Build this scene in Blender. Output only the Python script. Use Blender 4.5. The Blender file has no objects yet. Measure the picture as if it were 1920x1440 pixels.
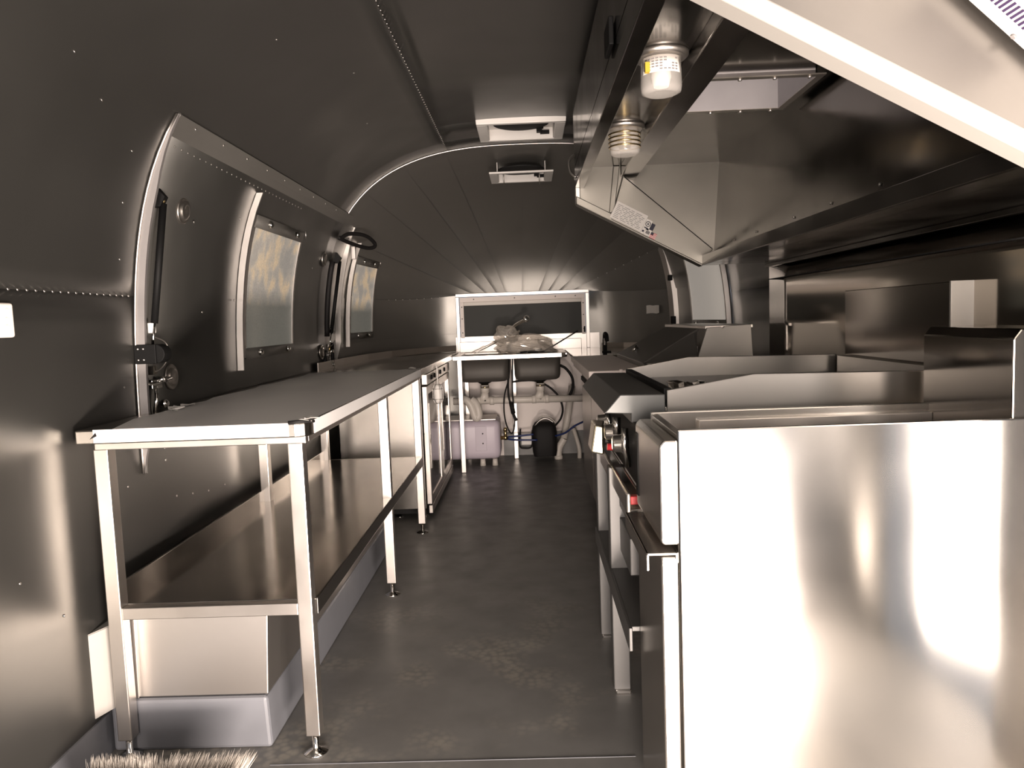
import bpy, math, random
from mathutils import Vector, Matrix, noise
random.seed(7)
C = bpy.context.scene
COL = C.collection
PI = math.pi

# ------------------------------------------------------------------ camera, world, lights, exposure
F_PX, YAW, PITCH, ROLL, EYE = 1400.0, -0.0231, -0.0862, -0.0377, 1.18
cam = bpy.data.cameras.new('camera'); cam_ob = bpy.data.objects.new('camera', cam); COL.objects.link(cam_ob)
cam.sensor_width = 36.0; cam.lens = F_PX / 1920 * 36.0; cam.clip_start = 0.02
fw = Vector((math.sin(YAW)*math.cos(PITCH), math.cos(YAW)*math.cos(PITCH), math.sin(PITCH)))
rt = Vector((math.cos(YAW), -math.sin(YAW), 0)); up = rt.cross(fw)
r2 = rt*math.cos(ROLL) + up*math.sin(ROLL); u2 = -rt*math.sin(ROLL) + up*math.cos(ROLL)
M = Matrix((r2, u2, -fw)).transposed().to_4x4(); M.translation = (0, 0, EYE)
cam_ob.matrix_world = M
C.camera = cam_ob

W = bpy.data.worlds.new('world'); C.world = W; W.use_nodes = True
bg = W.node_tree.nodes['Background']; bg.inputs[0].default_value = (0.86, 0.9, 1.0, 1); bg.inputs[1].default_value = 0.45

def area(name, loc, target, sx, sy, power, col):
    l = bpy.data.lights.new(name, 'AREA'); l.shape = 'RECTANGLE'; l.size = sx; l.size_y = sy
    l.energy = power; l.color = col
    o = bpy.data.objects.new(name, l); COL.objects.link(o); o.location = loc
    d = Vector(target) - Vector(loc); o.rotation_euler = d.to_track_quat('-Z', 'Y').to_euler()
    return o
# low daylight bouncing in through the entrance behind the photographer, and the side door on the right, plus an added fill
area('entrance_sun_patch', (0.47, 0.0, 0.17), (0.05, 3.2, 0.75), 0.92, 0.26, 205, (1.0, 0.85, 0.75))
area('side_door_daylight', (1.36, 0.62, 0.85), (-1.0, 2.2, 0.8), 0.30, 1.5, 17, (1.0, 0.87, 0.78))
area('rear_fill', (-0.30, -3.6, 1.0), (0.0, 4.0, 0.95), 1.7, 1.7, 300, (1.0, 0.86, 0.77))  # fill light added far behind the camera to lift the dim back end

C.view_settings.view_transform = 'Standard'; C.view_settings.look = 'None'
C.view_settings.gamma = 1; C.view_settings.use_curve_mapping = False
C.view_settings.exposure = 0.0
C.cycles.max_bounces = 10; C.cycles.diffuse_bounces = 4; C.cycles.glossy_bounces = 7
C.cycles.sample_clamp_indirect = 4.0; C.cycles.use_denoising = True

# ------------------------------------------------------------------ materials
def mat(name, col, rough=.5, metal=0.0, aniso=0.0, arot=0.0, tang=None, spec=.5, alpha=1.0, trans=0.0, emit=None,
        nscale=None, namp=0.0, stretch=(1,1,1), cvar=0.0, bump=0.0, rvar=0.0, coat=0.0):
    m = bpy.data.materials.new(name); m.use_nodes = True
    nt = m.node_tree; b = nt.nodes['Principled BSDF']
    b.inputs['Base Color'].default_value = (*col, 1); b.inputs['Roughness'].default_value = rough
    b.inputs['Metallic'].default_value = metal; b.inputs['Specular IOR Level'].default_value = spec
    b.inputs['Alpha'].default_value = alpha; b.inputs['Transmission Weight'].default_value = trans
    b.inputs['Coat Weight'].default_value = coat
    if aniso:
        b.inputs['Anisotropic'].default_value = aniso; b.inputs['Anisotropic Rotation'].default_value = arot
        t = nt.nodes.new('ShaderNodeTangent'); t.direction_type = 'RADIAL'; t.axis = tang or 'Z'
        nt.links.new(t.outputs[0], b.inputs['Tangent'])
    if nscale:
        tc = nt.nodes.new('ShaderNodeTexCoord'); mp = nt.nodes.new('ShaderNodeMapping')
        geo = nt.nodes.new('ShaderNodeNewGeometry')
        mp.inputs['Scale'].default_value = stretch
        nt.links.new(geo.outputs['Position'], mp.inputs['Vector'])
        n = nt.nodes.new('ShaderNodeTexNoise'); n.inputs['Scale'].default_value = nscale; n.inputs['Detail'].default_value = 2
        nt.links.new(mp.outputs[0], n.inputs['Vector'])
        if cvar:
            r = nt.nodes.new('ShaderNodeMix'); r.data_type = 'RGBA'
            r.inputs[6].default_value = (*[c*(1-cvar) for c in col], 1); r.inputs[7].default_value = (*[min(1, c*(1+cvar)) for c in col], 1)
            nt.links.new(n.outputs[0], r.inputs[0]); nt.links.new(r.outputs[2], b.inputs['Base Color'])
        if rvar:
            r = nt.nodes.new('ShaderNodeMapRange'); r.inputs[1].default_value = .3; r.inputs[2].default_value = .7
            r.inputs[3].default_value = rough - rvar; r.inputs[4].default_value = rough + rvar
            nt.links.new(n.outputs[0], r.inputs[0]); nt.links.new(r.outputs[0], b.inputs['Roughness'])
        if bump:
            r = nt.nodes.new('ShaderNodeBump'); r.inputs['Strength'].default_value = bump; r.inputs['Distance'].default_value = .01
            nt.links.new(n.outputs[0], r.inputs['Height']); nt.links.new(r.outputs[0], b.inputs['Normal'])
    if emit:
        b.inputs['Emission Color'].default_value = (*emit[0], 1); b.inputs['Emission Strength'].default_value = emit[1]
    return m

M_shell = mat('satin_grey_aluminium', (.108, .106, .099), .36, .8, nscale=3, cvar=.10, rvar=.05)
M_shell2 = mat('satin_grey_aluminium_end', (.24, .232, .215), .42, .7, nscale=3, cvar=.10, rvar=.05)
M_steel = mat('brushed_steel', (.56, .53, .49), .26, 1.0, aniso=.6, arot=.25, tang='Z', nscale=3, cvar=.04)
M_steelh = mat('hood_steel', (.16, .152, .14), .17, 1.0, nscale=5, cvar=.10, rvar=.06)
M_steeld = mat('dull_steel', (.50, .47, .435), .36, 1.0, nscale=8, cvar=.08, rvar=.05)
M_mirror = mat('polished_wall_steel', (.38, .35, .31), .09, 1.0, nscale=2.5, cvar=.06, bump=.02)
M_trim = mat('satin_aluminium_trim', (.60, .57, .54), .38, 1.0)
M_tube = mat('square_tube_steel', (.66, .62, .58), .32, 1.0, nscale=6, rvar=.05)
M_film = mat('protective_film', (.72, .71, .70), .42, 0, nscale=6, cvar=.12, rvar=.08, stretch=(1, .3, 1))
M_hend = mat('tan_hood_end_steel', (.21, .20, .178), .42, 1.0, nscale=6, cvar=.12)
M_rim = mat('satin_rim_steel', (.40, .385, .36), .6, .6)
M_chrome = mat('chrome', (.75, .73, .70), .1, 1.0)
M_brass = mat('brass_fitting', (.70, .55, .28), .25, 1.0)
M_black = mat('black_plastic', (.005, .005, .005), .6, spec=.15)
M_rubber = mat('black_rubber', (.011, .010, .010), .6, spec=.18)
M_dark = mat('dark_void', (.006, .006, .006), .8)
M_white = mat('white_plastic', (.78, .755, .72), .45)
M_whitepaint = mat('white_painted_panel', (.80, .725, .68), .5, nscale=5, cvar=.04)
M_greyfloor = mat('grey_coated_riser', (.135, .14, .155), .5, nscale=20, cvar=.06)
M_pvc = mat('white_pvc', (.62, .575, .52), .42, nscale=18, cvar=.05)
M_heater = mat('lilac_white_enamel', (.60, .53, .60), .4, nscale=3, cvar=.05)
M_bowl = mat('grey_sink_undercoat', (.075, .068, .06), .55, .3, nscale=10, cvar=.1)
M_paper = mat('paper_label', (.72, .69, .65), .7)
M_ink = mat('grey_print', (.20, .19, .19), .7)
M_navy = mat('navy_print', (.012, .012, .03), .6)
M_red = mat('red_plastic', (.45, .02, .025), .45)
M_blue = mat('blue_tube', (.012, .025, .11), .4)
M_glassd = mat('smoked_door_glass', (.05, .045, .045), .05, .0, spec=.9, nscale=3)
M_bristle = mat('pale_bristle', (.52, .475, .42), .6, nscale=60, cvar=.25)
M_wood = mat('broom_wood', (.42, .28, .15), .5, nscale=30, cvar=.2, stretch=(1, 8, 8))
M_screen = mat('dark_screen', (.028, .029, .026), .5, 0, spec=.2)
M_strip = mat('dull_frame_strip', (.30, .285, .28), .5, .7)
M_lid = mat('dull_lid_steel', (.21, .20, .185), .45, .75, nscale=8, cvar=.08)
M_splash = mat('shaded_splash_steel', (.24, .23, .215), .34, 1.0, nscale=5, cvar=.08)  # steel darkened: the shade from the fryer is put into the colour
M_stand = mat('shaded_stand_steel', (.14, .138, .135), .5, .75)  # fryer's shadow over the stand is painted in as a darker steel
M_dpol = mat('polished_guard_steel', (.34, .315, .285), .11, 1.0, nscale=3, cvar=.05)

def floor_mat():
    m = bpy.data.materials.new('grey_floor_coating'); m.use_nodes = True; nt = m.node_tree; b = nt.nodes['Principled BSDF']
    geo = nt.nodes.new('ShaderNodeNewGeometry')
    def noise_(s, d, off):
        mp = nt.nodes.new('ShaderNodeMapping'); mp.inputs['Location'].default_value = off
        nt.links.new(geo.outputs['Position'], mp.inputs['Vector'])
        n = nt.nodes.new('ShaderNodeTexNoise'); n.inputs['Scale'].default_value = s; n.inputs['Detail'].default_value = d
        nt.links.new(mp.outputs[0], n.inputs['Vector']); return n.outputs[0]
    def ramp(src, a, bb):
        r = nt.nodes.new('ShaderNodeMapRange'); r.inputs[1].default_value = a; r.inputs[2].default_value = bb
        nt.links.new(src, r.inputs[0]); return r.outputs[0]
    def mul(a, bb):
        r = nt.nodes.new('ShaderNodeMath'); r.operation = 'MULTIPLY'; nt.links.new(a, r.inputs[0]); nt.links.new(bb, r.inputs[1]); return r.outputs[0]
    # dusty footprint patches near the entrance
    big = ramp(noise_(3.2, 2, (3, 1, 0)), .50, .66)
    vor = nt.nodes.new('ShaderNodeTexVoronoi'); vor.inputs['Scale'].default_value = 46
    nt.links.new(geo.outputs['Position'], vor.inputs['Vector'])
    cells = ramp(vor.outputs['Distance'], .75, .30)
    sep = nt.nodes.new('ShaderNodeSeparateXYZ'); nt.links.new(geo.outputs['Position'], sep.inputs[0])
    near = ramp(sep.outputs[1], 3.3, 2.5)
    dust = mul(mul(big, cells), near)
    half = nt.nodes.new('ShaderNodeMath'); half.operation = 'MULTIPLY'; half.inputs[1].default_value = .85
    nt.links.new(dust, half.inputs[0])
    mx = nt.nodes.new('ShaderNodeMix'); mx.data_type = 'RGBA'
    mx.inputs[6].default_value = (.175, .172, .165, 1); mx.inputs[7].default_value = (.30, .28, .24, 1)
    nt.links.new(half.outputs[0], mx.inputs[0])
    base = noise_(6, 4, (0, 0, 0))
    mx2 = nt.nodes.new('ShaderNodeMix'); mx2.data_type = 'RGBA'; mx2.blend_type = 'MULTIPLY'; mx2.inputs[0].default_value = .5
    nt.links.new(mx.outputs[2], mx2.inputs[6]); 
    cr = nt.nodes.new('ShaderNodeValToRGB'); cr.color_ramp.elements[0].position = .3; cr.color_ramp.elements[0].color = (.6, .6, .6, 1)
    cr.color_ramp.elements[1].position = .7
    nt.links.new(base, cr.inputs[0]); nt.links.new(cr.outputs[0], mx2.inputs[7])
    nt.links.new(mx2.outputs[2], b.inputs['Base Color'])
    rr = ramp(noise_(9, 5, (5, 2, 1)), .3, .7)
    r2_ = nt.nodes.new('ShaderNodeMapRange'); r2_.inputs[3].default_value = .34; r2_.inputs[4].default_value = .5
    nt.links.new(rr, r2_.inputs[0]); nt.links.new(r2_.outputs[0], b.inputs['Roughness'])
    return m
M_floor = floor_mat()

def lit_pane_mat(name, zmid, seed, strength):
    """translucent film over the glass with daylight and trees behind it (a backlit window)"""
    m = bpy.data.materials.new(name); m.use_nodes = True; nt = m.node_tree; b = nt.nodes['Principled BSDF']
    geo = nt.nodes.new('ShaderNodeNewGeometry'); sep = nt.nodes.new('ShaderNodeSeparateXYZ')
    nt.links.new(geo.outputs['Position'], sep.inputs[0])
    mp = nt.nodes.new('ShaderNodeMapping'); mp.inputs['Location'].default_value = (seed, seed*2, 0); mp.inputs['Scale'].default_value = (1, 1.2, 1)
    nt.links.new(geo.outputs['Position'], mp.inputs[0])
    n = nt.nodes.new('ShaderNodeTexNoise'); n.inputs['Scale'].default_value = 10; n.inputs['Detail'].default_value = 4
    nt.links.new(mp.outputs[0], n.inputs['Vector'])
    cr = nt.nodes.new('ShaderNodeValToRGB'); e = cr.color_ramp.elements
    e[0].position = .40; e[0].color = (.27, .24, .21, 1); e[1].position = .62; e[1].color = (.50, .37, .24, 1)
    x = e.new(.50); x.color = (.34, .29, .24, 1)
    nt.links.new(n.outputs[0], cr.inputs[0])
    mr = nt.nodes.new('ShaderNodeMapRange'); mr.inputs[1].default_value = zmid - .03; mr.inputs[2].default_value = zmid + .05
    nt.links.new(sep.outputs[2], mr.inputs[0])
    mx = nt.nodes.new('ShaderNodeMix'); mx.data_type = 'RGBA'; mx.inputs[6].default_value = (.105, .10, .085, 1)
    nt.links.new(mr.outputs[0], mx.inputs[0]); nt.links.new(cr.outputs[0], mx.inputs[7])
    wv = nt.nodes.new('ShaderNodeTexNoise'); wv.inputs['Scale'].default_value = 140; wv.inputs['Detail'].default_value = 1
    nt.links.new(geo.outputs['Position'], wv.inputs['Vector'])
    mx2 = nt.nodes.new('ShaderNodeMix'); mx2.data_type = 'RGBA'; mx2.blend_type = 'MULTIPLY'; mx2.inputs[0].default_value = .5
    nt.links.new(mx.outputs[2], mx2.inputs[6]); nt.links.new(wv.outputs[0], mx2.inputs[7])
    nt.links.new(mx2.outputs[2], b.inputs['Emission Color']); b.inputs['Emission Strength'].default_value = strength
    b.inputs['Base Color'].default_value = (.09, .082, .07, 1); b.inputs['Roughness'].default_value = .55; b.inputs['Specular IOR Level'].default_value = .25
    return m

def bag_mat():
    m = bpy.data.materials.new('clear_plastic_film'); m.use_nodes = True; nt = m.node_tree
    nt.nodes.remove(nt.nodes['Principled BSDF']); out = nt.nodes['Material Output']
    t = nt.nodes.new('ShaderNodeBsdfTransparent'); t.inputs[0].default_value = (.90, .88, .85, 1)
    g = nt.nodes.new('ShaderNodeBsdfGlossy'); g.inputs[0].default_value = (.9, .87, .83, 1); g.inputs['Roughness'].default_value = .16
    d = nt.nodes.new('ShaderNodeBsdfDiffuse'); d.inputs[0].default_value = (.82, .77, .71, 1)
    a = nt.nodes.new('ShaderNodeMixShader'); a.inputs[0].default_value = .55; nt.links.new(g.outputs[0], a.inputs[1]); nt.links.new(d.outputs[0], a.inputs[2])
    b = nt.nodes.new('ShaderNodeMixShader'); b.inputs[0].default_value = .42; nt.links.new(t.outputs[0], b.inputs[1]); nt.links.new(a.outputs[0], b.inputs[2])
    nt.links.new(b.outputs[0], out.inputs[0]); return m
M_bag = bag_mat()
M_lens = mat('clear_lamp_glass', (.55, .53, .50), .12, 0, alpha=.38, spec=.7)

# ------------------------------------------------------------------ mesh helpers
class MB:
    def __init__(s): s.v = []; s.f = []; s.sm = []; s.mi = []
    def add(s, vs, fs, smooth=False, mi=0):
        n = len(s.v); s.v += [tuple(v) for v in vs]
        for f in fs: s.f.append(tuple(i+n for i in f)); s.sm.append(smooth); s.mi.append(mi)
        return s
    def box(s, x0, x1, y0, y1, z0, z1, mi=0):
        vs = [(x, y, z) for x in (x0, x1) for y in (y0, y1) for z in (z0, z1)]
        return s.add(vs, [(0,1,3,2),(4,6,7,5),(0,4,5,1),(2,3,7,6),(0,2,6,4),(1,5,7,3)], mi=mi)
    def hexa(s, a, b, mi=0):
        """a, b: two quads (lists of 4 points) joined into a solid"""
        return s.add(list(a)+list(b), [(3,2,1,0),(4,5,6,7)]+[(i,(i+1)%4,4+(i+1)%4,4+i) for i in range(4)], mi=mi)
    def prism(s, poly, axis, a, b, mi=0):
        """poly: 2D outline in the two other axes (x<y<z order); extruded from a to b along axis"""
        def p3(p, t):
            return (t, p[0], p[1]) if axis == 'x' else (p[0], t, p[1]) if axis == 'y' else (p[0], p[1], t)
        n = len(poly); vs = [p3(p, a) for p in poly]+[p3(p, b) for p in poly]
        return s.add(vs, [tuple(range(n))[::-1], tuple(range(n, 2*n))]+[(i,(i+1)%n,n+(i+1)%n,n+i) for i in range(n)], mi=mi)
    def tube(s, pts, r, n=10, closed=False, rs=None, mi=0, caps=True):
        pts = [Vector(p) for p in pts]; m = len(pts); vs = []; ref = None
        for i, p in enumerate(pts):
            if closed: d = pts[(i+1) % m]-pts[i-1]
            else: d = pts[min(i+1, m-1)]-pts[max(i-1, 0)]
            d.normalize()
            if ref is None: ref = Vector((0,0,1)) if abs(d.z) < .9 else Vector((1,0,0))
            a = ref - d*ref.dot(d)
            if a.length < 1e-5: a = d.orthogonal()
            a.normalize(); ref = a; b = d.cross(a)
            rr = rs[i] if rs else r
            for k in range(n):
                t = 2*PI*k/n; vs.append(p + a*rr*math.cos(t) + b*rr*math.sin(t))
        fs = []
        for i in range(m if closed else m-1):
            j = (i+1) % m
            for k in range(n): fs.append((i*n+k, i*n+(k+1)%n, j*n+(k+1)%n, j*n+k))
        s.add(vs, fs, True, mi)
        if not closed and caps:
            o = len(s.v)-len(vs)
            s.f += [tuple(o+k for k in range(n))[::-1], tuple(o+(m-1)*n+k for k in range(n))]; s.sm += [False]*2; s.mi += [mi]*2
        return s
    def lathe(s, prof, c, axis=(0,0,1), n=20, mi=0):
        """prof: list of (radius, height along axis)"""
        ax = Vector(axis).normalized(); a = ax.orthogonal().normalized(); b = ax.cross(a); c = Vector(c); vs = []
        for r, h in prof:
            for k in range(n):
                t = 2*PI*k/n; vs.append(c + ax*h + a*r*math.cos(t) + b*r*math.sin(t))
        fs = [(i*n+k, i*n+(k+1)%n, (i+1)*n+(k+1)%n, (i+1)*n+k) for i in range(len(prof)-1) for k in range(n)]
        sm = [abs(prof[i+1][1]-prof[i][1]) > 1e-6 for i in range(len(prof)-1) for k in range(n)]
        o = len(s.v); s.v += [tuple(v) for v in vs]
        for f, q in zip(fs, sm): s.f.append(tuple(i+o for i in f)); s.sm.append(q); s.mi.append(mi)
        s.f.append(tuple(o+k for k in range(n))[::-1]); s.f.append(tuple(o+(len(prof)-1)*n+k for k in range(n))); s.sm += [False]*2; s.mi += [mi]*2
        return s
    def grid(s, rows, thick=None, smooth=True, flip=False, mi=0):
        """rows: list of lists of points. With thick a solid sheet is made by offsetting along vertex normals."""
        R, K = len(rows), len(rows[0]); P = [[Vector(p) for p in r] for r in rows]
        q = [(i*K+k, i*K+k+1, (i+1)*K+k+1, (i+1)*K+k) for i in range(R-1) for k in range(K-1)]
        if flip: q = [f[::-1] for f in q]
        flat = [p for r in P for p in r]
        if not thick: return s.add(flat, q, smooth, mi)
        off = []
        for i in range(R):
            for k in range(K):
                du = P[i][min(k+1,K-1)]-P[i][max(k-1,0)]; dv = P[min(i+1,R-1)][k]-P[max(i-1,0)][k]
                nn = du.cross(dv)
                nn = nn.normalized() if nn.length > 1e-9 else Vector((0,0,1))
                if flip: nn = -nn
                off.append(P[i][k]-nn*thick)
        N = R*K
        s.add(flat+off, q+[tuple(N+i for i in f[::-1]) for f in q], smooth, mi)
        o = len(s.v)-2*N
        edge = [(0*K+k) for k in range(K)]+[i*K+K-1 for i in range(1,R)]+[(R-1)*K+k for k in range(K-2,-1,-1)]+[i*K for i in range(R-2,0,-1)]
        for a, b in zip(edge, edge[1:]+edge[:1]):
            f = (o+a, o+N+a, o+N+b, o+b)
            s.f.append(f[::-1] if flip else f); s.sm.append(False); s.mi.append(mi)
        return s
    def dome(s, c, nrm, r, h=None, n=6):
        nrm = Vector(nrm).normalized(); h = h or r*.6
        return s.lathe([(r, 0), (r*.75, h*.7), (r*.25, h)], c, nrm, n)
    def build(s, name, m, parent=None, bevel=0.0, seg=2):
        me = bpy.data.meshes.new(name)
        org = world_loc(parent) if parent else Vector((0,0,0))
        me.from_pydata([tuple(Vector(v)-org) for v in s.v], [], s.f)
        me.polygons.foreach_set('use_smooth', s.sm)
        ms = m if isinstance(m, (list, tuple)) else [m]
        for x in ms: me.materials.append(x)
        if len(ms) > 1: me.polygons.foreach_set('material_index', s.mi)
        me.update()
        o = bpy.data.objects.new(name, me); COL.objects.link(o)
        if parent: o.parent = parent
        if bevel:
            b = o.modifiers.new('bevel', 'BEVEL'); b.width = bevel; b.segments = seg; b.limit_method = 'ANGLE'; b.angle_limit = .6
        return o
def world_loc(o):
    v = Vector((0,0,0))
    while o: v = v + o.location; o = o.parent
    return v
def tag(o, label=None, cat=None, group=None, kind=None):
    if label: o['label'] = label
    if cat: o['category'] = cat
    if group: o['group'] = group
    if kind: o['kind'] = kind
    return o
def thing(name, label, cat, loc, group=None):
    o = bpy.data.objects.new(name, None); o.empty_display_size = .1; COL.objects.link(o); o.location = loc
    return tag(o, label, cat, group)
def struct_root(name, loc, label=None):
    o = bpy.data.objects.new(name, None); COL.objects.link(o); o.location = loc
    return tag(o, label, None, None, 'structure')
def B(): return MB()
def arc(c, r, a0, a1, n, plane='xz', k=0):
    out = []
    for i in range(n+1):
        t = a0+(a1-a0)*i/n; u, v = r*math.cos(t), r*math.sin(t)
        out.append((c[0]+u, c[1], c[2]+v) if plane == 'xz' else (c[0]+u, c[1]+v, c[2]) if plane == 'xy' else (c[0], c[1]+u, c[2]+v))
    return out
def rrect(x0, x1, y0, y1, r, n=5):
    p = []
    for cx, cy, a in ((x1-r, y1-r, 0), (x0+r, y1-r, PI/2), (x0+r, y0+r, PI), (x1-r, y0+r, 1.5*PI)):
        for i in range(n+1):
            t = a+PI/2*i/n; p.append((cx+r*math.cos(t), cy+r*math.sin(t)))
    return p
def smooth_path(pts, k=6):
    P = [Vector(p) for p in pts]; out = []
    for i in range(len(P)-1):
        a, b, c, d = P[max(i-1,0)], P[i], P[i+1], P[min(i+2,len(P)-1)]
        for j in range(k):
            t = j/k
            out.append(.5*((2*b)+(c-a)*t+(2*a-5*b+4*c-d)*t*t+(3*b-a-3*c+d)*t**3))
    out.append(P[-1]); return out

# ------------------------------------------------------------------ the shell
SA, SZ, SB, SM, SN = 1.225, 0.6, 1.6, 2.7, 3.9
def px_(z):                       # half width of the shell at height z
    if z <= SZ: return SA
    return SA*max(0, 1-((z-SZ)/SB)**SN)**(1/SM)
def pz_(x):                       # height of the shell at distance x from the centre line
    return SZ+SB*max(0, 1-(abs(x)/SA)**SM)**(1/SN)
Y0, Y1, YE = -0.55, 4.46, 6.45    # entrance end, start of the rounded end, back wall
def prof(z_from=None, z_to=None, x_from=None, x_to=None):
    pass
def lower_pts():                  # z from 0 to 1.295
    return [(px_(z), z) for z in (0, .15, .3, .45, .6, .75, .9, 1.0, 1.1, 1.2, 1.295)]
def upper_pts(extra=()):          # from z=1.295 up and over to x=.43
    pts = []
    for z in (1.295, 1.36, 1.42, 1.48, 1.54, 1.6, 1.66, 1.72, 1.78, 1.84): pts.append((px_(z), z))
    xs = [1.0, .955, .91, .865, .81, .75, .69, .63, .565, .5, .43]
    for x in xs: pts.append((x, pz_(x)))
    return pts
def shell_rows(pts, sgn, ys): return [[(sgn*x, y, z) for x, z in pts] for y in ys]
def shell_panel(name, pts, sgn, ys, m, parent, hole=None, thick=.004):
    b = B()
    rows = shell_rows(pts, sgn, ys)
    if not hole:
        b.grid(rows, thick, True, flip=(sgn < 0))
    else:
        cells = []
        for i in range(len(ys)-1):
            runs, run = [], [0]
            for k in range(len(pts)-1):
                cx, cz, cy = (pts[k][0]+pts[k+1][0])/2, (pts[k][1]+pts[k+1][1])/2, (ys[i]+ys[i+1])/2
                if hole(cx, cy, cz):
                    if len(run) > 1: runs.append(tuple(run))
                    run = [k+1]
                else: run.append(k+1)
            if len(run) > 1: runs.append(tuple(run))
            cells.append(runs)
        i = 0
        while i < len(cells):                         # rows cut alike stay one smooth sheet
            j = i
            while j+1 < len(cells) and cells[j+1] == cells[i]: j += 1
            for run in cells[i]: b.grid([[rows[r][q] for q in run] for r in range(i, j+2)], thick, True, flip=(sgn < 0))
            i = j+1
    return b.build(name, m, parent)

YS = [Y0, 0, .35, 1.0, 1.6, 2.25, 2.58, 3.2, 3.92, 4.25, Y1]
wl = struct_root('wall_left', (-SA, 2, 0), 'curved grey aluminium left wall with riveted seams')
shell_panel('panel', lower_pts(), -1, YS, M_shell, wl)
shell_panel('panel', upper_pts(), -1, YS, M_shell, wl)
wr = struct_root('wall_right', (SA, 2, 0), 'curved right wall behind the cooking line')
door_hole = lambda x, y, z: (x > 1.1 and z < 1.9 and .35 < y < 1.0)
shell_panel('panel', lower_pts(), 1, YS, M_shell, wr, door_hole)
duct_hole = lambda x, y, z: ((.5 < x < .865 and 2.25 < y < 2.58) or door_hole(x, y, z))
shell_panel('panel', upper_pts(), 1, YS, M_shell, wr, duct_hole)
ce = struct_root('ceiling', (0, 2, 2.2), 'curved grey aluminium ceiling')
cpts = [(x, pz_(abs(x))) for x in (.43, .36, .28, .184, .1, 0, -.1, -.174, -.28, -.36, -.43)]
shell_panel('panel', cpts, 1, YS, M_shell, ce, lambda x, y, z: -.174 < x < .184 and 3.92 < y < 4.25)     # opening under the nearer roof vent
# rounded end: gores running from the rib to the rear window frame
def cap(x, z, v):                 # v 0..1; x,z on the main profile
    a = v*PI/2
    s_, c_ = math.sin(a), math.cos(a)
    g = max(0, 1-min(1, s_)**2.2)**(1/2.7)
    if z <= 1.36 and abs(x) > .8:
        ex, ez = -.035+math.copysign(.573, x), z
        if z > .9: ez = .9+(z-.9)*(1.40-.9)/(1.36-.9)
    else:
        ang = math.atan2(abs(x)/1.19, (z-1.3)/.9)/ (PI/2)
        ex, ez = -.035+math.copysign(.573*min(1, ang), x), 1.40
    return (ex+(x-ex)*g, Y1+(YE-Y1)*s_, ez+(z-ez)*g)
we = struct_root('wall_back', (0, YE, 0), 'rounded end wall of converging aluminium gores')
full = [(px_(z), z) for z in (0, .3, .6, .9, 1.06, 1.2, 1.36, 1.45, 1.54, 1.63, 1.72, 1.80)] + \
       [(x, pz_(x)) for x in (1.0, .93, .86, .78, .70, .62, .53, .45, .36, .27, .18, .09, 0)]
full += [(-x, z) for x, z in full[-2::-1]]
VS = [0, .06, .12, .18, .25, .32, .4, .48, .56, .64, .72, .8, .87, .93, .97, 1.0]
cuts = [0, 4, 6, 10, 13, 16, 19, 24, 29, 32, 35, 38, 42, 44, 48]
for gi, (a, b_) in enumerate(zip(cuts, cuts[1:])):
    rows = []
    pa, pb = full[a], full[b_]
    last = min(b_+1, len(full)-1)                     # each gore runs on a little under its neighbour
    for v in VS:
        row = []
        A_, B_ = Vector(cap(*pa, v)), Vector(cap(*pb, v))
        for k in range(a, last+1):
            p = Vector(cap(*full[k], v)); t = (k-a)/(b_-a)
            if k > b_: p = B_.lerp(p, .3)
            flatten = .85*min(1, max(0, (v-.25)*2.5)) if 6 <= a and b_ <= 42 and k <= b_ else 0
            p = p.lerp(A_.lerp(B_, min(t, 1)), flatten)
            tilt = .011*t*min(1, v*3)
            row.append(p + (p-Vector((0, 3.4, .9))).normalized()*tilt)
        rows.append(row)
    B().grid(rows, None, True).build('panel', M_shell2, we)
# flat wall below and around the rear window
B().box(-.62, .62, YE, YE+.02, 0, .905).build('lower_panel', M_whitepaint, we)
B().box(-.62, .62, YE-.012, YE+.02, .90, 1.045).build('apron_panel', M_trim, we, .002)
# bright rib where the rounded end starts
rib = [(-x, Y1-.004, z-.004) for x, z in ((px_(z), z) for z in [1.80, 1.84, 1.88])]
rib += [(-x, Y1-.004, pz_(x)-.004) for x in [1.0-.04*i for i in range(26)]]
rib += [(x, Y1-.004, pz_(x)-.004) for x in [.04*i for i in range(1, 26)]]
tr = B().tube(rib, .006, 6).build('trim_1', M_trim); tag(tr, 'thin bright rib arching over the ceiling', kind='structure')

floor = B().box(-1.26, 1.26, Y0, YE+.02, -.05, 0).build('floor', M_floor); tag(floor, 'dark grey coated floor with dusty footprints', kind='structure')
seam = B().box(-.74, .25, 1.915, 1.9175, 0, .0010).build('joint', M_greyfloor, floor)
cov = B().grid([[(-SA+.006, y, z) for z in (0, .06, .115)] for y in (Y0, 1, 1.6, 2.02)], .006, False, flip=True).build('baseboard_left', M_greyfloor)
tag(cov, 'grey floor coating turned up the left wall', kind='structure')

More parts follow.
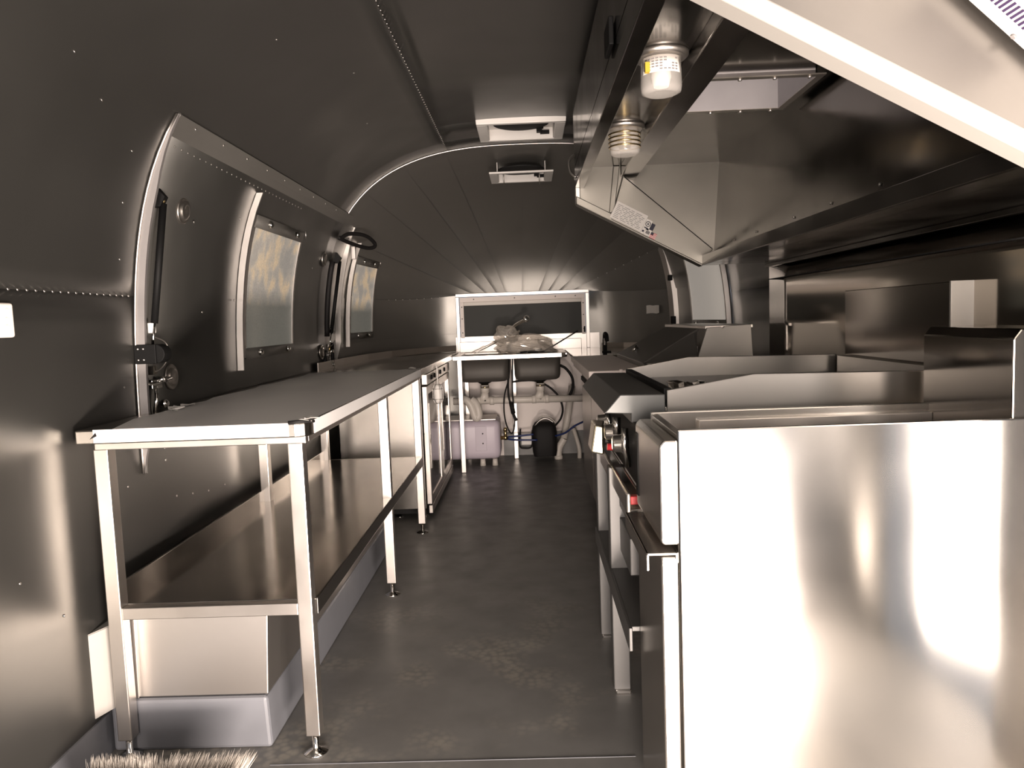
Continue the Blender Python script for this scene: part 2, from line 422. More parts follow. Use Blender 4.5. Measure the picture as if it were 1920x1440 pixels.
# rivets (bright heads) : joined per panel
rv = B()
def on_left(y, z, off=.001): return (-px_(z)+off, y, z), (1, 0, .15)
y = 1.30
while y < 2.27:
    p, n_ = on_left(y, 1.295); rv.dome(p, n_, .0045); y += .033
for y, z in ((1.78, 1.84), (1.95, 1.78), (2.16, 1.70), (2.18, 1.56), (2.20, 1.40), (2.22, 1.02), (2.20, .72), (2.05, .55), (1.85, .46), (1.7, .6), (2.5, .62), (2.62, .60), (2.75, .58), (2.9, .57), (1.98, .30)):
    p, n_ = on_left(y, z); rv.dome(p, n_, .0042)
rv.build('rivet', M_trim, wl)['kind'] = 'stuff'
rv = B(); y = 1.2
while y < Y1-.02:
    rv.dome((-.43, y, pz_(.43)-.001), (.1, 0, -1), .0042); y += .036
for x, y in ((-.75, 2.4), (-.8, 1.9), (-.62, 2.9), (-.55, 2.2), (-.7, 3.5)):
    rv.dome((x, y, pz_(x)-.001), (.2, 0, -1), .004)
rv.build('rivet', M_trim, ce)['kind'] = 'stuff'
rv = B()
for a in (10, 42):
    for v in (.5, .56, .62, .68, .74, .8, .86, .92):
        p = Vector(cap(*full[a], v)); q = Vector((-.3*p.x, -1, -.5)); rv.dome(p+q.normalized()*.002, q, .005)
rv.build('rivet', M_trim, we)['kind'] = 'stuff'

# polished steel sheet on the right wall under the hood, with a folded top
sheet = B()
zs = [0, .3, .6, .9, 1.1, 1.2, 1.3, 1.385]
sheet.grid([[(min(1.176, px_(z)-.012), y, z) for z in zs] for y in (1.05, 1.8, 2.6, 3.4, 3.66)], .003, True)
sh = sheet.build('splash_panel', M_mirror, wr)
B().box(1.155, 1.176, 1.05, 3.66, 1.383, 1.40).build('fold_strip', M_steelh, wr, .002)
B().box(1.170, 1.178, 1.05, 3.66, 1.325, 1.328).build('joint', M_dark, wr)

bbk = B().box(-.24, .60, YE-.012, YE, 0, .20).build('baseboard_back', M_floor); tag(bbk, 'dark floor coating turned up the end wall', kind='structure')

# ------------------------------------------------------------------ rear window
wn = struct_root('window_1', (0, YE, 1.2), 'wide dark rear window in an aluminium frame')
f = B()
xa, xb, za, zb = -.605, .535, 1.035, 1.385
f.box(xa, xb, YE-.03, YE+.01, zb, zb+.028); f.box(xa, xa+.03, YE-.03, YE+.01, .915, zb); f.box(xb-.03, xb, YE-.03, YE+.01, .915, zb)
f.build('frame', M_trim, wn, .003)
f = B(); f.box(xa+.034, xb-.034, YE-.022, YE+.012, zb-.045, zb-.004); f.box(xa+.034, xa+.066, YE-.022, YE+.012, za, zb-.045); f.box(xb-.066, xb-.034, YE-.022, YE+.012, za, zb-.045)
f.build('sash', M_whitepaint, wn, .002)
B().box(xa+.066, xb-.066, YE-.012, YE-.004, zb-.075, zb-.045).build('blind_rail', M_pvc, wn, .002)
B().box(xa+.066, xb-.066, YE-.006, YE+.004, za-.005, zb-.06).build('pane', M_screen, wn)
B().box(xb-.05, xb-.038, YE-.032, YE-.022, 1.05, 1.10).build('latch', M_black, wn, .002)
s_ = B()
for x in (-.45, -.1, .25, .42): s_.dome((x, YE-.023, zb-.022), (0, -1, 0), .006)
for z in (1.08, 1.2, 1.3): s_.dome((xa+.05, YE-.023, z), (0, -1, 0), .006); s_.dome((xb-.05, YE-.023, z), (0, -1, 0), .006)
s_.build('screw', M_ink, wn)['kind'] = 'stuff'

# ------------------------------------------------------------------ serving hatch in the left wall
HY0, HY1 = 2.29, 4.72
hz = [.76+(1.84-.76)*i/18 for i in range(19)]
ht = thing('serving_hatch', 'long curved grey serving hatch with gas struts above the work table', 'hatch', (-SA+.05, 3.4, .76))
B().grid([[(-px_(z)+.006, y, z) for z in hz] for y in (HY0+.02, 3, 3.7, 4.3, Y1)], .005, True, flip=True).build('panel', M_shell, ht)
def jamb(y0, y1, zt, d=.045):
    b = B(); n = [zz for zz in hz if zz <= zt]
    a = [(-px_(z)+.004, z) for z in n]; c = [(-px_(z)+d, z) for z in n]
    rows = [[(x, y0, z) for x, z in a], [(x, y0, z) for x, z in c], [(x, y1, z) for x, z in c], [(x, y1, z) for x, z in a]]
    return b.grid(rows, None, False)
def flange(y, t, zt, zb=.74, w=.031, zl=None):
    """curved side frame: a strip facing the entrance, standing w off the wall"""
    b = B(); n = [zb+(zt-zb)*i/20 for i in range(21)]
    for i in range(20):
        z0, z1 = n[i], n[i+1]
        ta = lambda q: w*min(1, max(.08, (q-zb)/.12), .25+max(0, zt-q)/.30)
        xa0, xa1 = -px_(z0)+.003, -px_(z1)+.003
        b.hexa([(xa0, y, z0), (xa0+ta(z0), y, z0), (xa1+ta(z1), y, z1), (xa1, y, z1)], [(xa0, y+t, z0), (xa0+ta(z0), y+t, z0), (xa1+ta(z1), y+t, z1), (xa1, y+t, z1)])
    return b
flange(HY0, .012, 1.835).build('side_frame', M_strip, ht)
B().tube([(-px_(z)+.006, HY0-.002, z) for z in [.74+1.095*i/20 for i in range(21)]], .004, 6).build('edge_bead', M_trim, ht)
flange(HY1, .012, 1.79, zb=.95, w=.034).build('side_frame', M_trim, ht)
# top frame: flat strip following the roof curve; lower frame the same
def strip(z0, z1, y0, y1, off):
    return B().grid([[(-px_(z)+off, y, z) for z in (z0, (z0+z1)/2, z1)] for y in (y0, 2.9, 3.6, y1)], .006, False, flip=True)
strip(1.775, 1.835, HY0+.012, Y1+.12, .012).build('top_frame', M_shell2, ht)
strip(.74, .83, HY0+.012, 4.2, .012).build('bottom_frame', M_shell, ht)
s_ = B()
for i in range(9): s_.dome((-px_(1.82)+.013, 2.42+.22*i, 1.82), (1, 0, -.4), .0055)
for i in range(30): s_.dome((-px_(1.755)+.008, 2.36+.045*i, 1.755), (1, 0, -.3), .0036)
for y, z in ((3.0, 1.62), (3.05, 1.3), (2.75, 1.25), (2.62, 1.56), (4.1, 1.5), (2.42, .80), (2.55, .80), (2.8, .80), (2.42, .76)):
    s_.dome((-px_(z)+.012, y, z), (1, 0, 0), .0055)
s_.build('rivet', M_trim, ht)['kind'] = 'stuff'
def disc(y, z, lbl=None):
    xw = -px_(z)+.007; nz = -(px_(z+.01)-px_(z-.01))/.02
    return B().lathe([(.044, 0), (.044, .006), (.040, .010), (.036, .006), (.031, .006), (.029, .014), (.02, .017), (.016, .014), (.005, .015)], (xw, y, z), (1, 0, nz*-1 if False else -abs(nz)*.5), 28).build('pull_disc', M_steeld, ht)
disc(2.53, 1.585); disc(2.50, 1.03); disc(4.30, 1.565); disc(4.36, 1.03)
def strut(y, zt, zb, lean=0):
    xt, xb_ = -px_(zt)+.035, -px_(zb)+.045
    t = B().tube([(xt, y, zt), (xb_, y+lean, zb)], .011, 12).build('gas_strut', M_black, ht)
    p0, p1 = Vector((xt, y, zt)), Vector((xb_, y+lean, zb)); d = (p1-p0).normalized()
    B().tube([p1, p1+d*.085], .0045, 8).build('rod', M_chrome, t)
    B().tube([p1+d*.08, p1+d*.11], .006, 8).build('end_fitting', M_brass, t)
    B().tube([p0-d*.025, p0], .006, 8).build('end_fitting', M_brass, t)
    B().hexa([(xt-.03, y-.018, zt+.07), (xt+.012, y-.012, zt+.02), (xt+.012, y+.012, zt+.02), (xt-.03, y+.018, zt+.07)], [(xt-.035, y-.018, zt-.01), (xt-.005, y-.012, zt-.01), (xt-.005, y+.012, zt-.01), (xt-.035, y+.018, zt-.01)]).build('bracket', M_black, t)
    return t
strut(2.345, 1.58, 1.21, -.015); strut(4.56, 1.57, 1.14, -.1)
# black hinge plate on the near side frame, with screws
hp = B().box(-1.218, -1.150, HY0-.006, HY0+.004, 1.085, 1.145).lathe([(.03, 0), (.03, .05)], (-1.155, HY0, 1.115), (0, 1, 0), 16).build('lock_bracket', M_black, ht, .002)
for z in (1.098, 1.132):
    for x in (-1.205, -1.188): B().dome((x, HY0-.006, z), (0, -1, 0), .004).build('screw', M_trim, hp)
# release cables and latch bodies at both ends
def latch(y, z):
    x = -px_(z)+.02
    l = B().box(x-.012, x+.01, y-.03, y+.035, z-.018, z+.012).build('latch', M_chrome, ht, .003)
    b = B(); b.tube([(x, y-.06, z), (x+.012, y, z), (x+.006, y+.10, z+.008)], .006, 8); b.tube([(x+.01, y-.01, z-.01), (x+.014, y-.02, z-.05), (x+.01, y-.03, z-.09)], .006, 8)
    b.box(x, x+.018, y-.035, y-.012, z+.028, z+.055); b.lathe([(.014, 0), (.014, .02), (.008, .026)], (x, y+.03, z-.07), (1, 0, 0), 12); b.lathe([(.010, 0), (.010, .03)], (x, y+.02, z+.01), (1, 0, 0), 10)
    b.build('lever', M_chrome, l)
    B().box(x-.014, x+.002, y-.055, y-.035, z-.10, z+.02).build('slot_plate', M_black, l)
    B().tube(smooth_path([(x+.02, y-.03, z+.15), (x+.04, y+.01, z+.13), (x+.045, y+.02, z+.09), (x+.03, y+.0, z+.05), (x+.012, y-.03, z+.035)]), .0028, 8).build('cable', M_steeld, l)
    return l
latch(2.365, 1.02); latch(4.47, 1.02)
B().box(-1.19, -1.17, 2.325, 2.34, 1.18, 1.212).build('striker', M_white, ht, .002)
B().tube([(-px_(z)+.03, 4.42, z) for z in [1.12+.04*i for i in range(12)]], .016, 10).build('seal_strip', M_rubber, ht)
B().tube([(-px_(z)+.03, 4.53, z) for z in (.80, .9, 1.0, 1.08)], .012, 8).build('seal_strip', M_rubber, ht)
B().tube(smooth_path([(-1.10, 4.52, 1.70), (-1.06, 4.58, 1.735), (-.99, 4.70, 1.735), (-.955, 4.80, 1.70), (-.96, 4.82, 1.675), (-1.0, 4.76, 1.665), (-1.07, 4.60, 1.685), (-1.105, 4.50, 1.705), (-1.10, 4.52, 1.70)]), .012, 8).build('looped_strap', M_rubber, ht)
B().box(-1.10, -1.075, 4.78, 4.80, 1.60, 1.68).build('stay_clip', M_trim, ht, .002)

# small windows: one in the hatch, one beyond it, one in the right wall
def side_window(name, sgn, y0, y1, z0, z1, pane_m, label, capw=None, parent=None, knobs=True):
    def X(y, z, off):
        w = px_(z)
        if y > Y1:
            sv = (y-Y1)/(YE-Y1); g = (1-sv**2.2)**(1/2.7); w = .6+(w-.6)*g
        return sgn*(w-off)
    n = [z0+(z1-z0)*i/10 for i in range(11)]
    r = struct_root(name, (sgn*(px_(z0)), (y0+y1)/2, z0), label)
    fl = (sgn < 0)
    def sheet_(ya, yb, zz, off, th): return B().grid([[(X(y, z, off), y, z) for z in zz] for y in (ya, (ya+yb)/2, yb)], th, True, flip=fl)
    ext = [z0-.05+(z1-z0+.13)*i/10 for i in range(11)]
    b = B()
    for i in range(10):
        q = lambda y, z, o: (X(y, z, o), y, z)
        b.hexa([q(y0-.03, ext[i], .008), q(y0-.03, ext[i], .034), q(y0-.03, ext[i+1], .034), q(y0-.03, ext[i+1], .008)], [q(y0-.022, ext[i], .008), q(y0-.022, ext[i], .034), q(y0-.022, ext[i+1], .034), q(y0-.022, ext[i+1], .008)])
    b.build('edge_strip', M_trim, r)
    sheet_(y0-.005, y0+.04, n, .022, .012).build('frame', M_trim, r)
    sheet_(y1-.012, y1+.006, n, .022, .012).build('frame', M_trim, r)
    sheet_(y0+.03, y1, [z0-.005, z0+.02, z0+.04], .024, .012).build('frame', M_shell2, r)
    sheet_(y0+.03, y1, [z1-.05, z1-.025, z1], .024, .012).build('frame', M_shell2, r)
    sheet_(y0+.03, y1-.01, n[:], .018, .004).build('pane', pane_m, r)
    for yy in (y0+.17, y1-.13):
        for zz in (z1-.025, z0+.018):
            B().lathe([(.014, 0), (.014, .012), (.006, .018)], (X(yy, zz, .03), yy, zz), (-sgn, 0, 0), 10).build('turn_catch', M_chrome, r)
    b = B(); b.tube([(X(y1+.02, z1+.01, .02), y1+.02, z1+.01), (X(y1+.03, z1-.03, .03), y1+.03, z1-.03)], .004, 6)
    b.build('hook', M_trim, r)
    return r
PM1 = lit_pane_mat('filmed_window_glass', 1.31, 1.3, 1.25); PM2 = lit_pane_mat('filmed_window_glass_far', 1.30, 4.7, 1.15)
w2 = side_window('window_2', -1, 3.12, 3.80, 1.06, 1.655, PM1, 'film-covered window in the serving hatch')
w3 = side_window('window_3', -1, 4.96, 5.50, 1.09, 1.635, PM2, 'smaller film-covered window beyond the hatch')
PM4 = mat('frosted_window_glass', (.30, .285, .26), .55, spec=.25, emit=((.37, .33, .29), .7))
w4 = side_window('window_4', 1, 4.50, 5.30, 1.09, 1.68, PM4, 'frosted window at the far end of the right wall')
b = B()
for i in range(10):
    z0_, z1_ = 1.08+.065*i, 1.08+.065*(i+1)
    w = lambda z: .6+(px_(z)-.6)*.86
    b.hexa([(w(z0_)-.03, 5.62, z0_), (w(z0_)+.01, 5.62, z0_), (w(z1_)+.01, 5.62, z1_), (w(z1_)-.03, 5.62, z1_)], [(w(z0_)-.05, 5.70, z0_), (w(z0_)-.01, 5.70, z0_), (w(z1_)-.01, 5.70, z1_), (w(z1_)-.05, 5.70, z1_)])
b.build('side_frame', M_trim, w4)
B().box(1.06, 1.09, 5.50, 5.56, 1.10, 1.16).build('latch', M_black, w4, .004)
B().box(1.04, 1.07, 5.50, 5.54, 1.42, 1.46).build('latch', M_black, w4, .004)

# ------------------------------------------------------------------ work table on the left
tb = thing('work_table', 'long stainless work table with undershelf along the left wall', 'table', (-.9, 2.9, 0))
TX0, TX1, TY0, TY1, TZ = -1.205, -.585, 1.93, 4.18, .930
pl = []
r = .035
outline = [(TX0, TY0), (TX1-r, TY0)]+[(TX1-r+r*math.cos(t), TY0+r+r*math.sin(t)) for t in (-1.2, -.8, -.4, 0)]+[(TX1, TY1), (TX0, TY1)]
B().prism(outline, 'z', TZ-.038, TZ).build('tabletop', M_steel, tb, .004)
fo = [(TX0+.012, TY0+.006)]
fo = [(x, y) for x, y in ((TX0+.10, TY0+.004), (TX1-.045, TY0+.004), (TX1-.012, TY0+.05), (TX1-.006, TY1-.20))]
random.seed(3)
fo += [(TX1-.006-(TX1-TX0-.05)*i/14, TY1-.10-.05*abs(math.sin(i*1.7))-.03*random.random()) for i in range(15)]
fo += [(TX0+.02+.03*random.random(), TY1-.2-(TY1-TY0-.3)*i/16) for i in range(16)]
B().prism(fo, 'z', TZ, TZ+.0012).box(TX1, TX1+.0012, TY0+.06, TY1-.16, TZ-.036, TZ+.001).box(TX0+.05, TX1-.05, TY0-.0012, TY0, TZ-.034, TZ+.001).build('protective_film', M_film, tb)
M_curl = mat('curled_film', (.55, .53, .5), .3)
for i in range(7):                   # torn, curled scraps of the film at the corner and rear edge
    x, y = ((TX1-.02, TY0+.01), (TX1-.03, TY0+.004), (TX1-.008, TY0+.03), (-1.17, 2.38), (-1.16, 2.45), (-1.15, 2.33), (-.66, 4.05))[i]
    rows = [[(x+.02*random.uniform(-1, 1)+.012*k, y+.02*j+.006*random.uniform(-1, 1), TZ+.001+.012*random.random()) for k in range(3)] for j in range(3)]
    B().grid(rows, .0008, False).build('film_scrap', M_curl, tb)
b = B(); b.tube([(TX1-.05, TY0-.001, TZ+.002), (TX1-.02, TY0+.002, TZ+.004), (TX1-.002, TY0+.025, TZ+.002), (TX1+.002, TY0+.05, TZ-.002)], .005, 6)
b.build('adhesive_residue', M_rubber, tb)
b = B(); b.prism([(-1.165, TZ-.024), (-1.148, TZ-.006), (-1.145, TZ-.016)], 'y', TY0-.0015, TY0+.001)
b.build('adhesive_residue', M_rubber, tb)
B().box(-1.17, -.60, 1.955, 1.985, .872, .893).box(-.625, -.60, 1.985, 4.15, .872, .893).box(-1.17, -1.145, 1.985, 4.15, .872, .893).build('top_rail', M_tube, tb, .002)
b = B()
LEGS = []
for yy in (1.955, 3.15, 4.10):
    for xx in (-1.155, -.630):
        lg = B().box(xx-.020, xx+.020, yy, yy+.040, .055, .875).build('leg', M_tube, tb, .003)
        ft = B().lathe([(.034, 0), (.034, .004), (.012, .012), (.009, .016), (.009, .06)], (xx, yy+.02, 0), (0, 0, 1), 24).build('levelling_foot', M_chrome, lg)
SZ_ = .432
for ya, yb in ((1.958, 1.985), (4.11, 4.135)): B().box(-1.135, -.650, ya, yb, SZ_-.032, SZ_+.001).build('shelf_rail', M_tube, tb, .002)
sf = B(); sf.box(-1.165, -.607, 1.986, 4.10, SZ_, SZ_+.004); sf.box(-.611, -.607, 1.998, 4.10, SZ_-.045, SZ_+.004); sf.box(-1.168, -1.160, 1.986, 4.10, SZ_, SZ_+.055)
sf.build('shelf', mat('polished_shelf_steel', (.46, .435, .405), .16, 1.0, nscale=5, cvar=.06, rvar=.04), tb, .0015)

# wheel arch box under the table
wb = thing('wheel_arch_box', 'boxed wheel arch under the work table, grey below and bare metal above', 'wheel box', (-1.0, 2.9, 0))
B().prism([(-1.215, 0), (-.762, 0), (-.768, .15), (-1.215, .15)], 'y', 2.0, 3.95).build('base', M_greyfloor, wb, .01)
B().prism([(-1.20, .152), (-.768, .152), (-.755, .385), (-1.20, .385)], 'y', 2.012, 3.94).build('cover', M_trim, wb, .003)
B().prism([(-1.205, .152), (-1.135, .152), (-1.13, .385), (-1.205, .385)], 'y', 2.006, 2.012).build('corner_strip', M_trim, wb, .001)
b = B(); b.hexa([(-1.238, 1.925, .125), (-1.182, 2.0, .14), (-1.182, 2.0, .375), (-1.238, 1.925, .365)], [(-1.238, 1.935, .125), (-1.182, 2.01, .14), (-1.182, 2.01, .375), (-1.238, 1.935, .365)]); b.hexa([(-1.238, 1.925, .362), (-1.182, 2.0, .372), (-1.182, 2.2, .372), (-1.238, 2.2, .362)], [(-1.238, 1.925, .366), (-1.182, 2.0, .376), (-1.182, 2.2, .376), (-1.238, 2.2, .366)]); b.build('wall_flashing', M_rim, wb)
s_ = B().dome((-1.17, 2.006, .36), (0, -1, 0), .005); s_.build('rivet', M_trim, wb)

# broom head at the lower left
br = thing('push_broom', 'upturned broom head with pale bristles on the floor at lower left', 'broom', (-.93, 1.70, 0))
B().box(-1.11, -.745, 1.655, 1.735, 0, .035).build('head', M_wood, br, .012, 3)
b = B(); random.seed(11)
for i in range(2600):
    x = random.uniform(-1.105, -.75); y = random.uniform(1.66, 1.73)
    hgt = .10+.012*random.random(); lean = ((x+.93)*.13 if x > -.93 else (x+.93)*.06) + random.uniform(-.012, .012)
    if -.952 < x < -.93: hgt -= .012
    dy = random.uniform(-.012, .012)+(.02 if y > 1.70 else -.02); w = .0011
    p0 = (x, y, .033); p1 = (x+lean*.6, y+dy*.5, .033+hgt*.6); p2 = (x+lean+.016*(x > -.93), y+dy, .033+hgt)
    b.add([(p0[0]-w, p0[1], p0[2]), (p0[0]+w, p0[1], p0[2]), (p1[0]+w, p1[1]+w, p1[2]), (p1[0]-w, p1[1]-w, p1[2]), p2], [(0,1,2,3), (3,2,4)])
b.build('bristles', M_bristle, br)['kind'] = 'stuff'

# switch plate on the left wall
sp = thing('switch_plate', 'pale wall switch plate on the near left wall', 'switch plate', (-px_(1.22), 1.66, 1.22))
B().box(-1.214, -1.196, 1.60, 1.728, 1.182, 1.262).build('plate', mat('pale_pink_plastic', (.80, .72, .66), .4), sp, .006, 3)
s_ = B()
for y, z in ((1.703, 1.243), (1.70, 1.222), (1.70, 1.205)): s_.lathe([(.007, 0), (.006, .002)], (-1.1965, y, z), (1, 0, 0), 12)
s_.build('button', M_white, sp)

# ------------------------------------------------------------------ fridge and counter on the left
fr = thing('undercounter_fridge', 'stainless glass-door undercounter fridge beyond the work table', 'fridge', (-.88, 5.05, 0))
FX = -.612
b = B(); b.box(-1.15, FX-.035, 4.42, 5.70, .06, .885); b.build('body', M_steel, fr, .003)
B().box(-1.14, -.68, 4.43, 5.69, .03, .062).build('plinth', M_black, fr)
for y0_, y1_ in ((4.43, 5.05), (5.06, 5.69)):
    d = B(); d.box(FX-.03, FX, y0_, y0_+.05, .085, .80); d.box(FX-.03, FX, y1_-.05, y1_, .085, .80); d.box(FX-.03, FX, y0_+.05, y1_-.05, .75, .80); d.box(FX-.03, FX, y0_+.05, y1_-.05, .085, .135)
    dr = d.build('door', M_tube, fr, .003)
    B().box(FX-.022, FX-.006, y0_+.045, y1_-.045, .13, .755).build('pane', M_glassd, dr)
    B().box(FX, FX+.010, y0_+.02, y0_+.034, .3, .7).build('handle', M_chrome, dr, .002)
cp = B().box(FX-.03, FX+.004, 4.43, 5.69, .81, .872).build('control_strip', M_tube, fr, .003)
for y in (4.62, 4.78, 5.10, 5.35): B().lathe([(.016, 0), (.014, .008)], (FX+.004, y, .842), (1, 0, 0), 12).build('knob', M_black, cp)
B().box(FX-.02, FX+.002, 4.43, 5.69, .03, .078).build('kick_panel', M_steeld, fr, .002)
for x, y in ((-.66, 4.47), (-.66, 5.65), (-1.08, 4.47), (-.82, 4.47)):
    B().lathe([(.018, 0), (.018, .006), (.010, .010), (.010, .05)], (x, y, 0), (0, 0, 1), 12).build('levelling_foot', M_chrome, fr)
# counter above the fridge
ct = thing('left_counter', 'stainless counter running over the fridge to the sink', 'counter', (-.9, 5.0, .89))
B().prism([(-1.195, 4.182), (-.585, 4.182), (-.585, 5.70), (-1.06, 5.70), (-1.14, 5.3), (-1.185, 4.8)], 'z', .89, .928).build('worktop', M_steel, ct, .003)
b = B()
pp = [(-1.195, 4.2), (-1.185, 4.75), (-1.14, 5.28), (-1.05, 5.72), (-.93, 6.05), (-.75, 6.30), (-.62, 6.42)]
b.grid([[(x, y, .926), (x, y, .975)] for x, y in pp], .006, False, flip=False)
b.build('upstand', M_steeld, ct)
B().prism([(-1.06, 5.702), (-.60, 5.702), (-.60, 6.40), (-.76, 6.28), (-.93, 6.03)], 'z', .905, .920).build('corner_top', M_steeld, ct, .002)

# hanging caged work light in front of the fridge
wl_ = thing('caged_work_light', 'oval caged work light hanging on a cord by the fridge door', 'work light', (FX+.042, 4.62, .735))
b = B(); c0 = Vector((FX+.042, 4.62, .735))
prof_ = [(.004, -.062), (.020, -.052), (.028, -.030), (.028, .030), (.020, .052), (.006, .062)]
b.lathe(prof_, c0, (0, 0, 1), 14); b.build('globe', M_white, wl_)
b = B()
for k_ in range(6):
    a = PI/3*k_; b.tube([c0+Vector(((rr+.004)*math.cos(a), (rr+.004)*math.sin(a), h)) for rr, h in prof_], .0016, 4)
for h in (-.032, .032): b.tube([c0+Vector((.032*math.cos(t), .032*math.sin(t), h)) for t in [2*PI*i/14 for i in range(14)]], .0016, 4, closed=True)
b.build('cage', M_trim, wl_)
B().tube([c0+Vector((0, 0, .06)), c0+Vector((.001, 0, .16)), c0+Vector((-.006, .0, .178))], .0035, 6).build('cord', M_white, wl_)

# ------------------------------------------------------------------ sink at the far end
sk = thing('double_sink', 'two-bowl stainless sink on square legs below the rear window', 'sink', (-.14, 6.0, 0))
o_ = [(-.585, 5.72), (.24, 5.72)]+[(.24+.06*math.cos(t), 5.78+.06*math.sin(t)) for t in (-1.2, -.8, -.4, 0)]+[(.30, 6.42), (-.585, 6.42)]
def ring(outer_x0, outer_x1, y0, y1, holes, z0, z1):
    b = B(); xs = sorted({outer_x0, outer_x1, *[h for q in holes for h in q[:2]]}); hy0, hy1 = holes[0][2], holes[0][3]
    b.box(outer_x0, outer_x1, y0, hy0, z0, z1); b.box(outer_x0, outer_x1, hy1, y1, z0, z1)
    edges = [outer_x0]+[h for q in holes for h in q[:2]]+[outer_x1]
    for a, c in zip(edges[0::2], edges[1::2]): b.box(a, c, hy0, hy1, z0, z1)
    return b
dk = ring(-.585, .30, 5.735, 6.42, [(-.53, -.165, 5.80, 6.28), (-.10, .235, 5.80, 6.28)], .895, .912)
dk.prism([(-.585, 5.72), (.255, 5.72), (.285, 5.732), (.30, 5.76), (.30, 5.775), (-.585, 5.775)], 'z', .878, .914)
dk.build('deck', M_tube, sk, .004)
def bowl(x0, x1):
    y0, y1, zt, zb = 5.79, 6.29, .893, .70
    b = B(); lv = [(0, zt), (.004, zb+.04), (.012, zb+.016), (.03, zb+.004), (.06, zb)]
    rings = []
    for ins, z in lv: rings.append([(x, y, z) for x, y in rrect(x0+ins, x1-ins, y0+ins, y1-ins, max(.05-ins*.2, .02), 5)])
    n = len(rings[0])
    for rr in rings: rr.append(rr[0])
    b.grid(rings, .003, True)
    b.add([p for p in rings[-1][:-1]], [tuple(range(n))])
    return b.build('bowl', M_bowl, sk)
for x0, x1 in ((-.545, -.155), (-.112, .248)):
    bw = bowl(x0, x1); xc = (x0+x1)/2+(-.01 if x0 < -.3 else .02)
    B().lathe([(.058, 0), (.055, -.018), (.034, -.03)], (xc, 6.02, .70), (0, 0, 1), 16).build('drain_cup', M_black, bw)
    B().lathe([(.03, 0), (.03, -.02), (.036, -.021), (.036, -.038), (.028, -.04)], (xc, 6.02, .672), (0, 0, 1), 14).build('drain_nut', M_brass, bw)
for x, y in ((-.533, 5.745), (.255, 5.76), (-.533, 6.33), (-.128, 6.27), (.25, 6.33)):
    if x > .2: continue
    B().box(x-.018, x+.018, y, y+.036, 0, .88).build('leg', M_tube, sk, .003)
B().box(-.585, .46, 6.405, 6.436, .912, 1.00).build('splashback', M_trim, sk, .003)

# white drain pipework under the sink
dp = thing('drain_pipe', 'white plastic drain pipe with tees and trap under the sink', 'pipe', (0, 6.02, .5))
b = B(); b.tube([(-.62, 6.02, .535), (.47, 6.02, .525)], .029, 14)
b.build('run', M_pvc, dp)
for xc in (-.36, .088):
    b = B(); b.tube([(xc, 6.02, .53), (xc, 6.02, .645)], .029, 14); b.lathe([(.036, -.03), (.036, .03)], (xc, 6.02, .63), (0, 0, 1), 14)
    b.lathe([(.035, -.07), (.035, -.035)], (xc, 6.02, .53), (1, 0, 0), 14); b.lathe([(.035, .035), (.035, .07)], (xc, 6.02, .53), (1, 0, 0), 14)
    b.tube([(xc-.03, 6.02, .535), (xc-.01, 6.02, .56), (xc, 6.02, .60)], .031, 12)
    b.build('tee', M_pvc, dp)
b = B(); b.tube(smooth_path([(-.56, 5.99, .555), (-.51, 5.98, .545), (-.475, 5.975, .50), (-.455, 5.97, .44), (-.445, 5.97, .41), (-.43, 5.97, .40), (-.415, 5.97, .42), (-.42, 5.97, .47), (-.44, 5.98, .52), (-.47, 5.99, .545)]), .033, 12)
b.build('trap', M_pvc, dp)
# water heater
hr = thing('water_heater', 'horizontal lilac-white water heater on the floor under the sink', 'water heater', (-.62, 6.15, 0))
sec = rrect(5.97, 6.32, .055, .375, .06, 5)
b = B(); xs = [(-1.0, .0), (-.30, 0), (-.27, .006), (-.255, .02), (-.25, .05)]
rows = []
for x, ins in xs:
    cy, cz = 6.145, .215; rows.append([(x, cy+(y-cy)*(1-ins/.16), cz+(z-cz)*(1-ins/.16)) for y, z in sec+[sec[0]]])
b.grid(rows, None, True); n = len(sec); b.add([p for p in rows[-1][:-1]], [tuple(range(n))]); b.add([p for p in rows[0][:-1]], [tuple(range(n))[::-1]])
b.build('tank', M_heater, hr)
B().box(-.99, -.28, 6.0, 6.30, .373, .384).build('top_tray', M_steeld, hr, .003)
B().box(-.45, -.36, 5.966, 5.972, .13, .33).build('access_panel', mat('lilac_panel', (.55, .485, .55), .4), hr, .002)
for z in (.19, .27): B().lathe([(.006, 0), (.005, .003)], (-.39, 5.966, z), (0, -1, 0), 8).build('screw', M_black, hr)
for x in (-.9, -.40, -.30): B().lathe([(.025, 0), (.02, .055)], (x, 6.02, 0), (0, 0, 1), 10).build('foot', M_pvc, hr)
b = B(); b.tube([(-.25, 6.1, .21), (-.19, 6.1, .21)], .016, 10); b.lathe([(.022, 0), (.022, .03)], (-.225, 6.1, .21), (1, 0, 0), 6); b.tube([(-.21, 6.1, .21), (-.21, 6.1, .28)], .012, 8); b.lathe([(.018, 0), (.012, .03)], (-.21, 6.1, .265), (0, 0, 1), 8)
b.build('valve', M_brass, hr)
